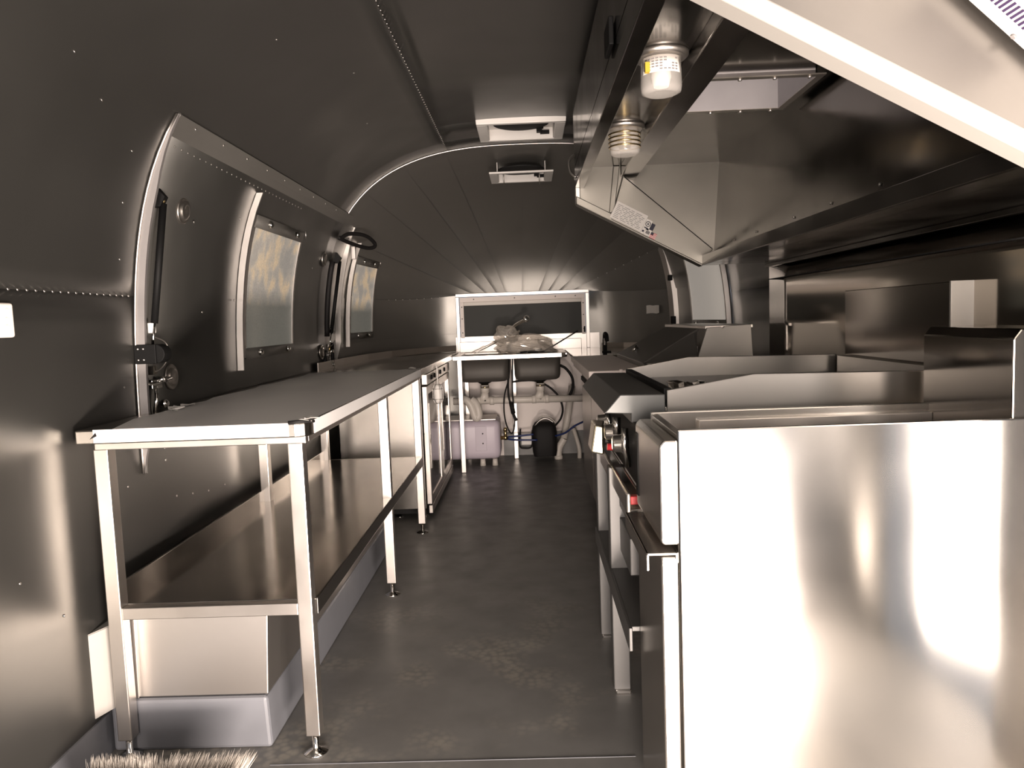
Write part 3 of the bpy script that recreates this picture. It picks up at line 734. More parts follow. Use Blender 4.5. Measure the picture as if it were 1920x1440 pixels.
# black pump canister and blue tubes
pm = thing('black_canister', 'black canister with a wire bail on the floor under the right bowl', 'canister', (.12, 6.17, 0))
b = B(); sec = rrect(.008, .216, 6.09, 6.27, .05, 4)
rows = [[(.115+(x-.115)*s, 6.18+(y-6.18)*s, z) for x, y in sec+[sec[0]]] for s, z in ((.90, .04), (.97, .08), (1.0, .14), (1.0, .24), (.92, .285), (.74, .315), (.40, .325))]
b.grid(rows, None, True, flip=True); b.add(rows[-1][:-1], [tuple(range(len(sec)))]); b.build('body', M_rubber, pm)
B().tube(smooth_path([(.02, 6.15, .18), (.025, 6.13, .27), (.07, 6.12, .335), (.13, 6.12, .355), (.19, 6.12, .32)]), .006, 6).build('bail', M_trim, pm)
B().tube(smooth_path([(.07, 6.15, .345), (.10, 6.12, .375), (.16, 6.12, .36), (.21, 6.14, .31)]), .005, 6).build('hose_stub', M_pvc, pm)
bt = thing('blue_water_tubes', 'pair of blue water tubes joining heater and canister', 'water tube', (-.1, 6.1, .2))
b = B(); b.tube(smooth_path([(-.20, 6.1, .215), (-.12, 6.08, .222), (.02, 6.07, .235)]), .008, 8); b.build('tube', M_blue, bt)
b = B(); b.tube(smooth_path([(-.20, 6.1, .20), (-.12, 6.07, .193), (.05, 6.06, .188)]), .008, 8); b.build('tube', M_blue, bt)
b = B(); b.tube(smooth_path([(.20, 6.10, .21), (.28, 6.06, .24), (.36, 6.03, .30), (.44, 6.0, .34)]), .008, 8); b.build('tube', M_blue, bt)
jb = thing('junction_box', 'small white box low on the end wall between sink leg and canister', 'junction box', (-.04, 6.43, .1))
B().box(-.085, .005, 6.36, 6.448, .10, .20).build('box', M_white, jb, .006)
B().tube(smooth_path([(-.09, 6.36, .24), (-.10, 6.34, .10), (-.06, 6.34, .075), (0, 6.34, .085), (.012, 6.34, .16), (.012, 6.34, .23)]), .007, 6).build('cable', M_rubber, jb)
ep = thing('floor_elbow_pipe', 'white elbow pipe rising from the floor right of the canister', 'pipe', (.235, 6.22, 0))
b = B(); b.tube(smooth_path([(.225, 6.2, 0), (.225, 6.2, .05), (.235, 6.2, .10), (.265, 6.2, .15), (.275, 6.2, .17)]), .03, 12); b.lathe([(.035, 0), (.035, .03)], (.225, 6.2, .0), (0, 0, 1), 14)
b.tube([(.275, 6.2, .17), (.32, 6.24, .38), (.36, 6.3, .60)], .028, 12)
b.build('elbow', M_pvc, ep)
wh = thing('waste_hose', 'pale flexible hose beside the right-hand fridge plinth', 'hose', (.42, 6.25, 0))
B().tube(smooth_path([(.40, 6.2, 0), (.40, 6.2, .08), (.38, 6.22, .17), (.36, 6.26, .24)]), .018, 10).build('hose', M_pvc, wh)
# black hoses
h1 = thing('looped_black_hose', 'thin black hose looped down between the sink bowls', 'hose', (-.2, 6.0, .3), 'black hoses under the sink')
b = B(); b.tube(smooth_path([(-.155, 5.95, .88), (-.16, 5.94, .72), (-.20, 5.93, .58), (-.208, 5.93, .44), (-.19, 5.93, .33), (-.155, 5.93, .27), (-.13, 5.93, .33), (-.13, 5.93, .46), (-.135, 5.94, .60), (-.13, 5.95, .76), (-.125, 5.95, .88)], 8), .006, 8); b.build('hose', M_rubber, h1)
b = B(); b.tube(smooth_path([(-.165, 5.945, .74), (-.17, 5.945, .6), (-.16, 5.95, .52), (-.145, 5.95, .46)]), .008, 8); b.tube([(-.15, 5.93, .52), (-.135, 5.93, .43)], .018, 8); b.tube(smooth_path([(-.14, 5.93, .44), (-.125, 5.92, .40), (-.11, 5.92, .375)]), .012, 8); b.build('connector', M_rubber, h1)
h2 = thing('curved_black_hose', 'long black hose curving from the sink drain to the canister', 'hose', (.2, 6.0, .3), 'black hoses under the sink')
b = B(); b.tube(smooth_path([(-.13, 6.08, .672), (-.05, 6.07, .68), (.05, 6.06, .675), (.15, 6.05, .63), (.23, 6.04, .55), (.265, 6.05, .45), (.25, 6.08, .36), (.20, 6.12, .29)], 8), .0085, 8); b.build('hose', M_rubber, h2)
h3 = thing('drooping_black_hose', 'black hose drooping at the right end of the sink', 'hose', (.34, 6.0, .5), 'black hoses under the sink')
b = B(); b.tube(smooth_path([(.25, 6.0, .80), (.30, 5.99, .77), (.345, 5.98, .70), (.35, 6.0, .62), (.32, 6.02, .54), (.31, 6.03, .51)], 8), .011, 8); b.build('hose', M_rubber, h3)

# things lying on the sink
fc = thing('sprayer_faucet', 'chrome faucet spout poking out of the plastic bag on the sink', 'faucet', (-.14, 6.15, .914))
b = B(); b.lathe([(.028, 0), (.028, .01), (.018, .02), (.016, .14)], (-.16, 6.2, .914), (0, 0, 1), 14); b.build('base', M_chrome, fc)
b = B(); b.tube(smooth_path([(-.16, 6.2, 1.04), (-.155, 6.17, 1.08), (-.10, 6.10, 1.13), (-.03, 6.02, 1.165), (-.005, 5.99, 1.175)]), .013, 10); b.build('spout', M_chrome, fc)
b = B(); b.lathe([(.017, 0), (.025, .006), (.025, .03), (.017, .036), (.012, .034)], (-.012, 5.99, 1.178), (.45, -.85, .2), 18); b.build('nozzle', M_chrome, fc)
pb = thing('plastic_bag', 'crumpled clear plastic bag of sink parts lying over the sink', 'plastic bag', (-.12, 6.0, .914))
def blob(c, s, seed, res=26, pts=None):
    b = B(); rows = []
    for i in range(res+1):
        th = PI*i/res; row = []
        for k in range(2*res+1):
            ph = 2*PI*(k % (2*res))/(2*res)
            d = Vector((math.sin(th)*math.cos(ph), math.sin(th)*math.sin(ph), math.cos(th)))
            nz = 1+.30*noise.noise(d*1.5+Vector((seed,0,0)))+.26*abs(noise.noise(d*3.4+Vector((0,seed,0))))-.12*abs(noise.noise(d*8+Vector((0,0,seed))))
            p = Vector((c[0]+d.x*s[0]*nz, c[1]+d.y*s[1]*nz, c[2]+d.z*s[2]*nz)); p.z = max(p.z, .9155)
            row.append(p)
        rows.append(row)
    return b.grid(rows, None, False)
blob((-.03, 6.0, .965), (.24, .16, .085), 3.1).build('lower_fold', M_bag, pb)
blob((-.17, 6.02, 1.06), (.095, .09, .075), 9.4, 20).build('upper_fold', M_bag, pb)
b = B(); rows = []
for i in range(9):
    rows.append([(-.46+.05*i+.0*k, 5.92+.05*k+.02*noise.noise(Vector((i, k, 1))), .918+.012*i+.035*abs(noise.noise(Vector((i*.8, k*.9, 4))))+(.06*i/8)) for k in range(6)])
b.grid(rows, None, False).build('side_fold', M_bag, pb)
rows = [[(.08+.035*i, 5.93+.05*k, 1.02-.022*i+.02*abs(noise.noise(Vector((i, k, 9))))-.018*abs(k-2)) for k in range(5)] for i in range(6)]
B().grid(rows, None, False).build('side_fold', M_bag, pb)
b = B(); b.tube([(-.42, 5.86, .925), (-.25, 6.0, 1.0)], .004, 6); b.build('cord_edge', M_trim, pb)
def rod(name, label, a, c, r_=.005):
    t = thing(name, label, 'rod', a, 'black rods on the sink'); B().tube([a, c], r_, 8).build('shaft', M_black, t); return t
rod('black_rod', 'long thin black rod leaning up to the rear window corner', (.13, 5.90, .921), (.43, 6.42, 1.06), .0055)
rod('black_rod', 'short black rod lying on the sink under the bag corner', (-.06, 5.80, .921), (.11, 5.98, .935), .006)
rod('black_rod', 'thin black rod lying flat on the sink front beside the long one', (.0, 5.79, .9205), (.13, 5.92, .9205), .005)

# ------------------------------------------------------------------ right: corner counter, prep fridge
cc = thing('corner_counter', 'dark corner counter with hand sink right of the double sink', 'counter', (.65, 5.6, .9))
B().prism([(.31, 5.02), (1.12, 5.02), (1.10, 5.5), (.98, 6.0), (.62, 6.38), (.31, 6.38)], 'z', .895, .915).build('worktop', M_mirror, cc, .003)
pp = [(1.13, 5.02), (1.11, 5.5), (.985, 6.02), (.80, 6.26), (.63, 6.40)]
B().grid([[(x, y, .915), (x, y, .955)] for x, y in pp], .006, False).build('upstand', M_steeld, cc)
B().box(.40, 1.0, 5.04, 5.06, .12, .895).build('front_panel', M_steeld, cc)
bf = thing('hand_sink_faucet', 'small black and chrome faucet on the dark corner counter', 'faucet', (.57, 5.5, .915))
b = B(); b.lathe([(.022, 0), (.022, .006), (.016, .01), (.016, .09), (.013, .10)], (.565, 5.5, .915), (0, 0, 1), 14); b.build('body', M_black, bf)
b = B(); b.tube(smooth_path([(.565, 5.5, .99), (.565, 5.50, 1.03), (.567, 5.48, 1.052), (.572, 5.43, 1.04), (.574, 5.41, 1.0)]), .014, 10); b.build('spout', M_black, bf)
b = B(); b.box(.556, .572, 5.475, 5.487, .965, 1.02); b.build('lever', M_chrome, bf, .004); 
B().box(.57, .61, 5.48, 5.51, .915, .925).build('handle', M_black, bf, .003)

pf = thing('prep_fridge', 'low stainless prep fridge with raised sloping lid before the rear sink', 'prep fridge', (.75, 4.3, 0))
B().box(.395, 1.12, 3.56, 4.98, .12, .868).build('body', M_steeld, pf, .004)
for y0_, y1_ in ((3.565, 4.26), (4.275, 4.975)):
    d = B().box(.352, .392, y0_, y1_, .13, .80).build('door', M_steel, pf, .004)
    B().box(.345, .352, y0_+.02, y1_-.02, .765, .79).build('handle', M_black, d)
B().box(.40, 1.10, 3.60, 4.95, .07, .12).build('plinth', M_black, pf)
for x, y in ((.42, 3.64), (.42, 4.9), (1.0, 3.64)):
    B().lathe([(.022, 0), (.022, .05), (.012, .055), (.012, .08)], (x, y, 0), (0, 0, 1), 10).build('caster', M_black, pf)
b = B(); b.box(.285, .56, 3.545, 5.0, .885, .92); b.build('cutting_board', M_whitepaint, pf, .004)
b = B(); b.box(.30, 1.12, 3.55, 4.99, .855, .884); b.build('board_shelf', M_whitepaint, pf, .003)
B().box(.43, .445, 3.54, 3.556, .875, .925).build('board_clip', M_whitepaint, pf, .002)
# lid: rail along the bottom front, sloping top, end cheek
b = B(); b.box(.555, .575, 3.60, 4.68, .90, .945); b.box(.555, 1.10, 3.60, 3.63, .90, .945); b.build('lid_rail', M_lid, pf, .003)
b = B(); b.hexa([(.557, 3.66, .945), (.557, 4.66, .945), (.86, 4.66, 1.10), (.86, 3.80, 1.10)], [(.565, 3.66, .938), (.565, 4.66, .938), (.868, 4.66, 1.09), (.868, 3.80, 1.09)])
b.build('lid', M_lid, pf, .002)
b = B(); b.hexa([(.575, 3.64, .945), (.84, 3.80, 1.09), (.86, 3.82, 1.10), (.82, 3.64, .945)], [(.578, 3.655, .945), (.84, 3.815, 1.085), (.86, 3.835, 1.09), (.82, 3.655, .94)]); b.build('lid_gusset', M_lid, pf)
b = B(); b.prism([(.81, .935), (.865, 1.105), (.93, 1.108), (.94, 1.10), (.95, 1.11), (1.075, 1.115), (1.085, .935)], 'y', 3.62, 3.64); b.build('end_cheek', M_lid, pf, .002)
b = B(); b.box(.86, 1.09, 3.64, 4.70, 1.098, 1.114); b.build('lid_back', M_steeld, pf, .002)
b = B(); b.tube([(.60, 4.30, .968), (.62, 4.30, 1.0), (.635, 4.34, .985)], .008, 8); b.build('handle', M_chrome, pf)

# ------------------------------------------------------------------ griddle on its stand
gd = thing('griddle', 'wide stainless griddle with raised side splashes behind the fryer', 'griddle', (.7, 2.3, .6))
GY0, GY1 = 1.935, 2.72
tro = [(.235, .975), (.352, .972), (.352, .90), (.262, .90), (.262, .923), (.192, .927)]
B().prism(tro, 'y', GY0, GY1).build('front_ledge', mat('shaded_ledge_steel', (.095, .097, .095), .42, .8, nscale=6, cvar=.08), gd, .003)  # ledge colour darkened to stand for the fryer's shade on it
B().box(.352, .372, GY0+.02, GY1-.01, .955, .985).build('grease_lip', M_black, gd)
B().box(.30, 1.11, GY0+.01, GY1-.005, .72, .938).build('body', M_steel, gd, .003)
B().box(.372, 1.10, GY0+.025, GY1-.02, .938, .952).build('hot_plate', mat('seasoned_plate', (.06, .058, .055), .35, .8, nscale=12, cvar=.2), gd, .002)
for y in (GY0, GY1-.012):
    zt = 0 if y < 2.3 else .004
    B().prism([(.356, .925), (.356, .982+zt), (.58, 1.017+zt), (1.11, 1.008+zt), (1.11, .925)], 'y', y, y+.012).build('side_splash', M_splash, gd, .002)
b = B(); random.seed(5)
rows = [[(.375+.014*i, 2.0+.02*k, .957+.014*k+.012*random.random()+(.012 if k == 1 else 0)) for k in range(3)] for i in range(9)]
b.grid(rows, .002, False).build('foil_scrap', M_chrome, gd)
B().box(1.118, 1.195, 2.005, 2.66, .90, 1.236).build('backguard', M_dpol, gd, .002)
B().box(1.116, 1.197, 1.998, 2.006, .90, 1.238).build('lit_end_plate', M_rim, gd, .001)  # matt, lighter plate added so the backguard's near end looks strongly lit
B().box(1.09, 1.118, 2.02, 2.66, .94, 1.012).build('rear_splash', M_steel, gd, .002)
# control face with knobs, brass fitting, red handle, rail
cpn = B().box(.275, .30, GY0+.02, GY1-.01, .73, .90).build('control_panel', M_black, gd, .003)
for y in (2.12, 2.34, 2.58):
    B().lathe([(.034, 0), (.034, .006), (.030, .016), (.026, .018), (.024, .04), (.016, .044)], (.275, y, .815), (-1, 0, 0), 20).build('knob', M_chrome, gd)
B().hexa([(.19, 2.37, .745), (.232, 2.37, .735), (.232, 2.37, .83), (.205, 2.37, .835)], [(.19, 2.50, .745), (.25, 2.50, .735), (.25, 2.50, .83), (.205, 2.50, .835)]).build('valve_cover', mat('pale_gold_steel', (.62, .56, .42), .25, 1), gd, .006)
B().tube([(.235, 2.30, .775), (.275, 2.30, .772)], .011, 8).build('valve_lever', M_red, gd)
b = B(); b.tube([(.26, 2.05, .87), (.258, 2.05, .82), (.27, 2.06, .76)], .009, 8); b.build('gas_fitting', M_chrome, gd)
b = B(); b.tube([(.255, 2.2, .88), (.255, 2.2, .83)], .012, 8); b.build('gas_fitting', M_chrome, gd)
rl = B().box(.240, .252, 1.90, 2.60, .667, .722).box(.252, .275, 1.92, 2.60, .667, .675).build('tray_rail', M_steel, gd, .004)
B().box(.272, .280, 1.86, 2.58, .66, .72).build('tray_rail', M_steel, gd, .003)
B().box(.252, .272, 1.905, 1.93, .69, .712).build('red_tab', M_red, gd, .002)
st = thing('griddle_stand', 'steel stand with undershelf carrying the griddle', 'stand', (.7, 2.5, 0))
for x, y in ((.232, 2.25), (.232, 2.66), (1.06, 2.25), (1.06, 2.66)):
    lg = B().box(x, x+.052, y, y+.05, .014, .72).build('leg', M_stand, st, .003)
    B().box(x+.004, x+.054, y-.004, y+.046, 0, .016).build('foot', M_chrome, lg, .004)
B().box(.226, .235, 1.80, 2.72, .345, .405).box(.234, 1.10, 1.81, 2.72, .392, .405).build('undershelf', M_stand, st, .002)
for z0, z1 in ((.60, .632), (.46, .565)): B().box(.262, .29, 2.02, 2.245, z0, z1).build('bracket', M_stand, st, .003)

# ------------------------------------------------------------------ fryer nearest the camera
fy = thing('deep_fryer', 'large stainless fryer with bright plain side nearest the camera', 'fryer', (.65, 1.63, 0))
X0, X1, YA, YB = .290, 1.10, 1.47, 1.80
b = B(); b.box(X0, X1, YA, YA+.012, .04, .950); b.build('side_panel', mat('brushed_fryer_side', (.58, .555, .525), .15, 1.0, aniso=.8, arot=.25, tang='Z', nscale=3, cvar=.04, rvar=.04), fy, .003)
b = B(); b.box(X0, X1, YB-.012, YB, .04, .945); b.build('side_panel', M_steel, fy, .003)
b = B(); b.box(X0+.0, .95, YA+.012, YB-.012, .10, .80); b.build('body', M_steel, fy)
# open tank: sloping front deck, walls
b = B(); b.prism([(.290, .80), (.290, .940), (.305, .942), (.345, .905), (.40, .80)], 'y', YA+.012, YB-.012); b.build('front_deck', M_steel, fy, .002)
b = B(); b.box(.40, .95, YA+.012, YA+.03, .80, .925); b.box(.40, .95, YB-.03, YB-.012, .80, .925); b.box(.40, .95, YA+.03, YB-.03, .80, .81); b.build('tank', M_steeld, fy, .002)
b = B(); b.prism([(.95, .80), (.95, 1.105), (.965, 1.125), (1.09, 1.125), (1.09, .80)], 'y', YA+.012, YB+.015); b.build('flue', M_dpol, fy, .003)
fa = B().prism([(.252, .724), (.252, .918), (.262, .930), (.289, .930), (.289, .718), (.258, .718)], 'y', YA-.003, YB-.01).build('fascia', M_steel, fy, .004)
B().box(.250, .254, YB-.045, YB-.015, .75, .90).build('display', M_black, fy)
dr = B().box(.252, .286, YA-.002, YB-.012, .035, .694).build('door', M_steel, fy, .004)
hd = B(); hd.box(.222, .286, YA-.004, YB-.012, .697, .703); hd.box(.222, .228, YA-.004, YB-.012, .666, .703); hd.box(.280, .287, YA-.004, YB-.012, .68, .703); hd.build('handle', M_steel, dr, .002)
for x, y in ((.32, 1.51), (.32, 1.76), (1.0, 1.51), (1.0, 1.76)):
    B().lathe([(.026, 0), (.026, .008), (.014, .012), (.014, .11)], (x, y, 0), (0, 0, 1), 12).build('levelling_foot', M_chrome, fy)

# ------------------------------------------------------------------ exhaust hood
hd = thing('exhaust_hood', 'large stainless exhaust hood hanging over the cooking line', 'hood', (.6, 2.4, 1.4))
HA, HB = 1.23, 3.55
HXF, HXB, HZF, HZB, HT = .247, .90, 1.705, 1.398, 1.87
def cheek(y0, y1): 
    return B().prism([(HXF, HZF), (HXF, HT+.24), (.55, HT+.22), (.92, HT+.07), (.93, 1.50), (.86, 1.42), (.818, HZB)], 'y', y0, y1)
cheek(HB, HB+.02).build('end_panel', M_hend, hd, .002)
cheek(HA-.02, HA).build('end_panel', mat('bright_hood_end', (.22, .21, .198), .38, 1.0, nscale=5, cvar=.12, rvar=.04), hd, .002)
# end panels' lower rims
for y0_, y1_ in ((HA-.022, HA+.03), (HB-.045, HB+.022)):
    B().hexa([(HXF, y0_, HZF-.006), (HXF, y1_, HZF-.006), (HXF, y1_, HZF+.03), (HXF, y0_, HZF+.03)], [(.82, y0_, HZB-.006), (.82, y1_, HZB-.006), (.82, y1_, HZB+.03), (.82, y0_, HZB+.03)]).build('end_rim', M_rim if y0_ < 2 else M_hend, hd, .003)
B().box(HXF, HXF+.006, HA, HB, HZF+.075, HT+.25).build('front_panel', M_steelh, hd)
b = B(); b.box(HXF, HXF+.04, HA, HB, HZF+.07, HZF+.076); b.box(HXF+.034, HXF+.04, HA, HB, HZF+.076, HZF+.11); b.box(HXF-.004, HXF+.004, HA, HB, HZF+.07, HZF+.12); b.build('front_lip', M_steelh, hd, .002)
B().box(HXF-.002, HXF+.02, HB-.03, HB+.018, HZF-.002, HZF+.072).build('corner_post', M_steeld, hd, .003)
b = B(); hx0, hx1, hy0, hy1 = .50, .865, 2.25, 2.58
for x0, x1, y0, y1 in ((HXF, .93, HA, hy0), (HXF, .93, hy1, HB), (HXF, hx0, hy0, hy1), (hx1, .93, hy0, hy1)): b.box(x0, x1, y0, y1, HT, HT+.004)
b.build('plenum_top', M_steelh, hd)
b = B(); zt = 2.30
for q in (([hx0, hx0+.004], [hy0, hy1]), ([hx1-.004, hx1], [hy0, hy1]), ([hx0, hx1], [hy0, hy0+.004]), ([hx0, hx1], [hy1-.004, hy1])):
    b.box(q[0][0], q[0][1], q[1][0], q[1][1], HT-.02, zt)
b.build('duct', mat('galvanised_duct', (.36, .345, .355), .5, .6, nscale=14, cvar=.08), hd)
b = B()
for x0, x1, y0, y1 in ((hx0-.02, hx1+.02, hy0-.02, hy0+.002), (hx0-.02, hx1+.02, hy1-.002, hy1+.02), (hx0-.02, hx0+.002, hy0, hy1), (hx1-.002, hx1+.02, hy0, hy1)): b.box(x0, x1, y0, y1, HT-.022, HT-.018)
du = b.build('duct_flange', M_steeld, hd)
s_ = B()
for i in range(4):
    for y in (hy0-.01, hy1+.01): s_.lathe([(.006, 0), (.006, .006)], (hx0+.04+.1*i, y, HT-.022), (0, 0, -1), 6)
s_.build('screw', M_trim, du)
# back: sloping sheet, gutter, closure strip
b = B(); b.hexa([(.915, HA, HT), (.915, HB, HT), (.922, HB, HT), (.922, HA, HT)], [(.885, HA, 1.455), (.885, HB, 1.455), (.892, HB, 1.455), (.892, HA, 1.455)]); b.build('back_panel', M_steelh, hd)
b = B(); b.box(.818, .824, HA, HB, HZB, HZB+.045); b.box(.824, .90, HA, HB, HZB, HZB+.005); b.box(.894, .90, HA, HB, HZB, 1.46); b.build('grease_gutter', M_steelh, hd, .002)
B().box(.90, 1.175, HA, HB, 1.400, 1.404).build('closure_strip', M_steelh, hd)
s_ = B()
for y in (1.9, 2.2, 2.5, 2.9, 3.2): s_.dome((.884, y, 1.478), (-1, 0, 0), .005)
s_.build('rivet', M_trim, hd)
# divider beam (angle) across the filters
b = B(); b.hexa([(.455, HA, 1.825), (.463, HA, 1.820), (.465, HA, HT), (.457, HA, HT)], [(.455, HB, 1.825), (.463, HB, 1.820), (.465, HB, HT), (.457, HB, HT)])
b.hexa([(.455, HA, 1.822), (.520, HA, 1.800), (.522, HA, 1.806), (.457, HA, 1.828)], [(.455, HB, 1.822), (.520, HB, 1.800), (.522, HB, 1.806), (.457, HB, 1.828)])
b.hexa([(.517, HA, 1.803), (.522, HA, 1.803), (.512, HA, HT), (.507, HA, HT)], [(.517, HB, 1.803), (.522, HB, 1.803), (.512, HB, HT), (.507, HB, HT)])
b.build('divider_beam', M_steelh, hd, .002)
# gutter channel along the far end panel (diagonal fold)
GP = [(.405, 1.622), (.818, 1.400), (.869, 1.470), (.465, 1.818)]
b = B(); b.prism(GP, 'y', HB-.05, HB-.044); b.hexa([(.465, HB-.05, 1.818), (.465, HB, 1.818), (.460, HB, 1.812), (.460, HB-.05, 1.812)], [(.869, HB-.05, 1.470), (.869, HB, 1.470), (.864, HB, 1.464), (.864, HB-.05, 1.464)])
b.hexa([(.405, HB-.05, 1.622), (.405, HB, 1.622), (.411, HB, 1.622), (.411, HB-.05, 1.622)], [(.465, HB-.05, 1.818), (.465, HB, 1.818), (.471, HB, 1.818), (.471, HB-.05, 1.818)]); b.build('end_gutter', M_hend, hd, .003)
B().hexa([(.40, HB-.012, 1.655), (.40, HB, 1.655), (.425, HB, 1.66), (.425, HB-.012, 1.66)], [(.425, HB-.012, HT), (.425, HB, HT), (.455, HB, HT), (.455, HB-.012, HT)]).build('end_fold', M_hend, hd, .003)
B().box(HXF-.016, HXF-.003, 1.95, 2.06, 1.86, 1.93).build('access_plate', M_black, hd, .003)
B().tube(smooth_path([(HXF-.006, 3.40, 1.80), (HXF-.03, 3.42, 1.83), (HXF-.032, 3.44, 1.88), (HXF-.006, 3.46, 1.91)]), .006, 6).build('hook', M_trim, hd)
# stickers on the far inner end panel (local frame along the sloping rim)
def sticker(u0, u1, v0, v1, y):
    o = Vector((HXF, y, HZF)); d = Vector((.571, 0, -.307)).normalized(); n_ = Vector((.307, 0, .571)).normalized()
    return [tuple(o+d*u+n_*v) for u, v in ((u0, v0), (u1, v0), (u1, v1), (u0, v1))]
def flat(mb, q, t=.0006, mi=0): mb.hexa(q, [(x, y+t, z) for x, y, z in q], mi=mi)
yS = HB-.0512
lb = thing('hood_label', 'white rating label on the far end of the hood', 'label', sticker(.18, .34, .035, .115, yS)[0])
b = B(); flat(b, sticker(.167, .324, .008, .089, yS)); b.build('paper', M_paper, lb)
b = B(); random.seed(2)
for i in range(9):
    u = .177
    while u < .305:
        w_ = random.uniform(.01, .03); flat(b, sticker(u, min(u+w_, .314), .016+.0075*i, .0182+.0075*i, yS-.0008)); u += w_+.008
b.build('print', M_ink, lb)
s2 = thing('certification_sticker', 'small square white sticker with a ring mark beside the hood label', 'sticker', sticker(.345, .38, .0, .0, yS)[0])
b = B(); flat(b, sticker(.325, .354, .030, .076, yS)); flat(b, sticker(.325, .340, .006, .030, yS)); b.build('paper', M_paper, s2)
b = B(); cR = Vector(sticker(.340, .340, .056, .056, yS-.0008)[0]); b.tube([cR+Vector((.011*math.cos(t), 0, .011*math.sin(t))) for t in [2*PI*i/16 for i in range(16)]], .0015, 4, closed=True); b.lathe([(.004, 0), (.004, .0006)], cR, (0, -1, 0), 10); flat(b, sticker(.330, .350, .034, .039, yS-.0008)); flat(b, sticker(.328, .337, .014, .023, yS-.0008)); b.build('ring_mark', M_navy, s2)
s3 = thing('navy_sticker', 'small dark navy sticker above the flag sticker on the hood', 'sticker', sticker(.379, .40, .0, .0, yS)[0])
b = B(); flat(b, sticker(.355, .373, .037, .068, yS)); b.build('paper', M_navy, s3)
s4 = thing('flag_sticker', 'white sticker with a small striped flag at the hood label end', 'sticker', sticker(.383, .43, .01, .01, yS)[0])
b = B(); flat(b, sticker(.341, .370, .006, .036, yS)); b.build('paper', M_paper, s4)
b = B()
for i in range(9): flat(b, sticker(.370, .399, .005+.0029*i, .005+.0029*(i+1), yS-.0003), mi=i % 2)
flat(b, sticker(.370, .383, .019, .0311, yS-.001), mi=2)
b.build('flag', [mat('flag_red', (.55, .06, .08), .6), M_paper, M_navy], s4)
b = B(); flat(b, sticker(.346, .365, .014, .028, yS-.0008)); b.build('print', M_ink, s4)

# hood lamps
def lamp(y, label, near):
    x, z = .382, HT
    t = thing('hood_lamp', label, 'lamp', (x, y, z), 'hood lamps')
    B().lathe([(.074, 0), (.074, -.006), (.066, -.014), (.058, -.014)], (x, y, z), (0, 0, 1), 28).build('base_ring', M_trim, t)
    B().lathe([(.052, -.012), (.054, -.045), (.055, -.085), (.052, -.10), (.04, -.105)], (x, y, z), (0, 0, 1), 28).build('glass_jar', M_lens, t)
    B().lathe([(.02, -.012), (.024, -.03), (.027, -.06), (.02, -.085)], (x, y, z), (0, 0, 1), 16).build('bulb', M_white if near else M_brass, t)
    if near:
        b = B(); b.grid([[(x+.0555*math.cos(a), y+.0555*math.sin(a), zz) for zz in (z-.018, z-.06)] for a in [PI*(1.12+.66*i/12) for i in range(13)]], .0006, True, flip=True); b.build('label', M_paper, t)
        b = B(); random.seed(4)
        for j in range(5):
            for i in range(9):
                if random.random() < .8:
                    a = PI*(1.18+.55*i/9); a2 = a+.14
                    b.grid([[(x+.0564*math.cos(q), y+.0564*math.sin(q), zz) for zz in (z-.024-.007*j, z-.0275-.007*j)] for q in (a, a2)], .0003, False, flip=True)
        b.build('label_print', M_ink, t)
        B().box(x-.05, x-.038, y-.052, y-.036, z-.06, z-.035).build('yellow_tab', mat('amber_tab', (.5, .33, .03), .5), t)
    else:
        b = B()
        for zz in (.03, .045, .06, .075): b.tube([(x+.057*math.cos(a), y+.057*math.sin(a), z-zz) for a in [2*PI*i/24 for i in range(24)]], .003, 5, closed=True)
        b.build('guard_ring', M_brass, t)
lamp(2.07, 'nearer jar lamp with a printed white label under the hood', True)
lamp(2.82, 'farther bronze-tinted jar lamp under the hood', False)

# ------------------------------------------------------------------ white louvred panel at upper right
lv = thing('louvred_panel', 'bright white louvred vent panel beside the near end of the hood', 'vent', (.9, 1.1, 1.7))
d = Vector((.085, 0, -.077)).normalized(); n_ = Vector((-.077, 0, -.085)).normalized()   # along the slope, inward normal
o0 = Vector((.688, 0, 1.635))
def LP(u, y, k): p = o0+d*u+n_*k; return (p.x, y, p.z)
PY0, PY1 = .72, 1.195
b = B(); b.hexa([LP(-.25, PY0, -.03), LP(.55, PY0, -.03), LP(.55, PY1, -.03), LP(-.25, PY1, -.03)], [LP(-.25, PY0, 0), LP(.55, PY0, 0), LP(.55, PY1, 0), LP(-.25, PY1, 0)]); b.build('body', M_white, lv, .004)
M_slot = mat('dark_slot', (.03, .012, .06), .7)
for i in range(22):
    for ya, yb in ((1.132, 1.162), (1.085, 1.115), (1.038, 1.068)):
        b = B(); u = -.045+.0078*i
        b.hexa([LP(u, ya, -.002), LP(u+.0036, ya, -.002), LP(u+.0036, yb, -.002), LP(u, yb, -.002)], [LP(u, ya, .001), LP(u+.0036, ya, .001), LP(u+.0036, yb, .001), LP(u, yb, .001)]); b.build('slot', M_slot, lv)
B().lathe([(.005, 0), (.004, .003)], LP(.085, 1.185, 0), n_, 8).build('screw', M_ink, lv)

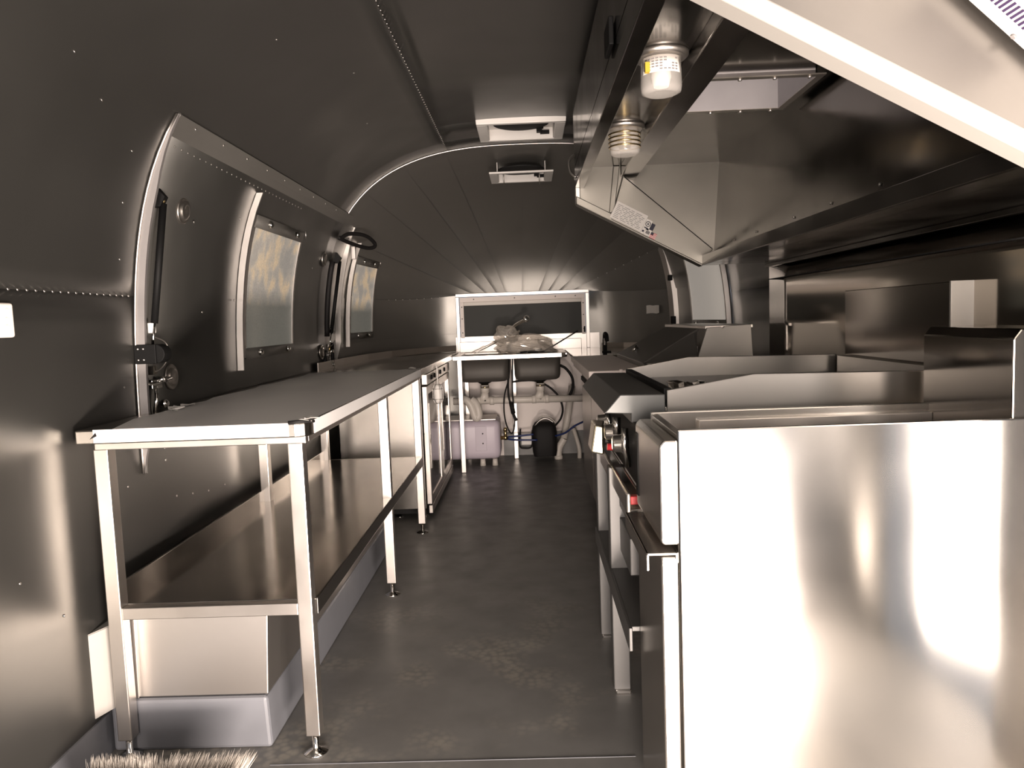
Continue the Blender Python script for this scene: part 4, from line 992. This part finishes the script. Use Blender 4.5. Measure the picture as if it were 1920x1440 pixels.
# ------------------------------------------------------------------ roof vents
def vent(xc, hw, y0, y1, zb, label, hung):
    t = thing('roof_vent', label, 'vent', (xc, (y0+y1)/2, zb), 'roof vents')
    w_ = .03; a = hw-.05; yy0, yy1 = y0+w_, y1-w_
    b = B()
    b.box(xc-hw, xc+hw, y0, yy0, zb, zb+.012); b.box(xc-hw, xc+hw, yy1, y1, zb, zb+.012); b.box(xc-hw, xc-a, yy0, yy1, zb, zb+.012); b.box(xc+a, xc+hw, yy0, yy1, zb, zb+.012)
    b.build('flange', M_white, t, .003)
    top = zb+.075
    b = B(); b.box(xc-a, xc-a+.004, yy0, yy1, zb+.004, top); b.box(xc+a-.004, xc+a, yy0, yy1, zb+.004, top); b.box(xc-a, xc+a, yy1-.004, yy1, zb+.004, top); b.build('well', M_white, t)
    B().lathe([(.150, 0), (.150, .010), (.02, .012)], (xc, (yy0+yy1)/2, zb+.046), (0, 0, 1), 36).build('fan_screen', M_dark, t)
    if not hung: B().box(xc-a, xc+a, yy0, yy1, zb+.059, zb+.063).build('lid', M_white, t)
    b = B(); b.box(xc+.085, xc+.115, yy1-.05, yy1-.01, zb+.030, zb+.050); b.box(xc+.105, xc+.155, yy1-.035, yy1-.012, zb+.022, zb+.040); b.lathe([(.014, 0), (.014, .012)], (xc+.11, yy1-.03, zb+.05), (0, 0, 1), 8); b.build('crank', M_black, t)
    if not hung:
        xs = [xc-hw+2*hw*i/12 for i in range(13)]
        B().prism([(xc+hw, zb+.01), (xc-hw, zb+.01)]+[(x, pz_(x)+.006) for x in xs], 'y', y0, y0+.006).build('skirt', M_white, t)
    else:
        for x in (xc-.115, xc+.118):
            b = B().tube([(x, y0+.18, 2.176), (x, y0+.18, 2.055)], .003, 6).build('hold_down_rod', M_steeld, t)
            B().lathe([(.014, 0), (.014, .008)], (x, y0+.18, 2.165), (0, 0, 1), 10).build('rod_cap', M_black, b)
vent(.005, .229, 3.89, 4.28, 2.172, 'nearer white framed roof vent with dark fan screen', False)
vent(-.003, .204, 4.81, 5.16, 2.10, 'farther white roof vent hung on two thin rods', True)

# paper note on the right-hand curved end wall
nt_ = thing('paper_note', 'small white paper note taped to the curved end wall at right', 'note', (.99, 6.0, 1.2))
def capx(y, z):
    sv = (y-Y1)/(YE-Y1); g = (1-sv**2.2)**(1/2.7); return .6+(px_(z)-.6)*g
random.seed(8)
b = B(); rows = []
for i in range(5):
    y = 5.92+.05*i
    rows.append([(capx(y, 1.2)-.035+.004*random.random(), y+.0, z+.004*random.uniform(-1, 1)) for z in (1.185, 1.215, 1.25)])
b.grid(rows, .001, False); b.build('sheet', M_paper, nt_)
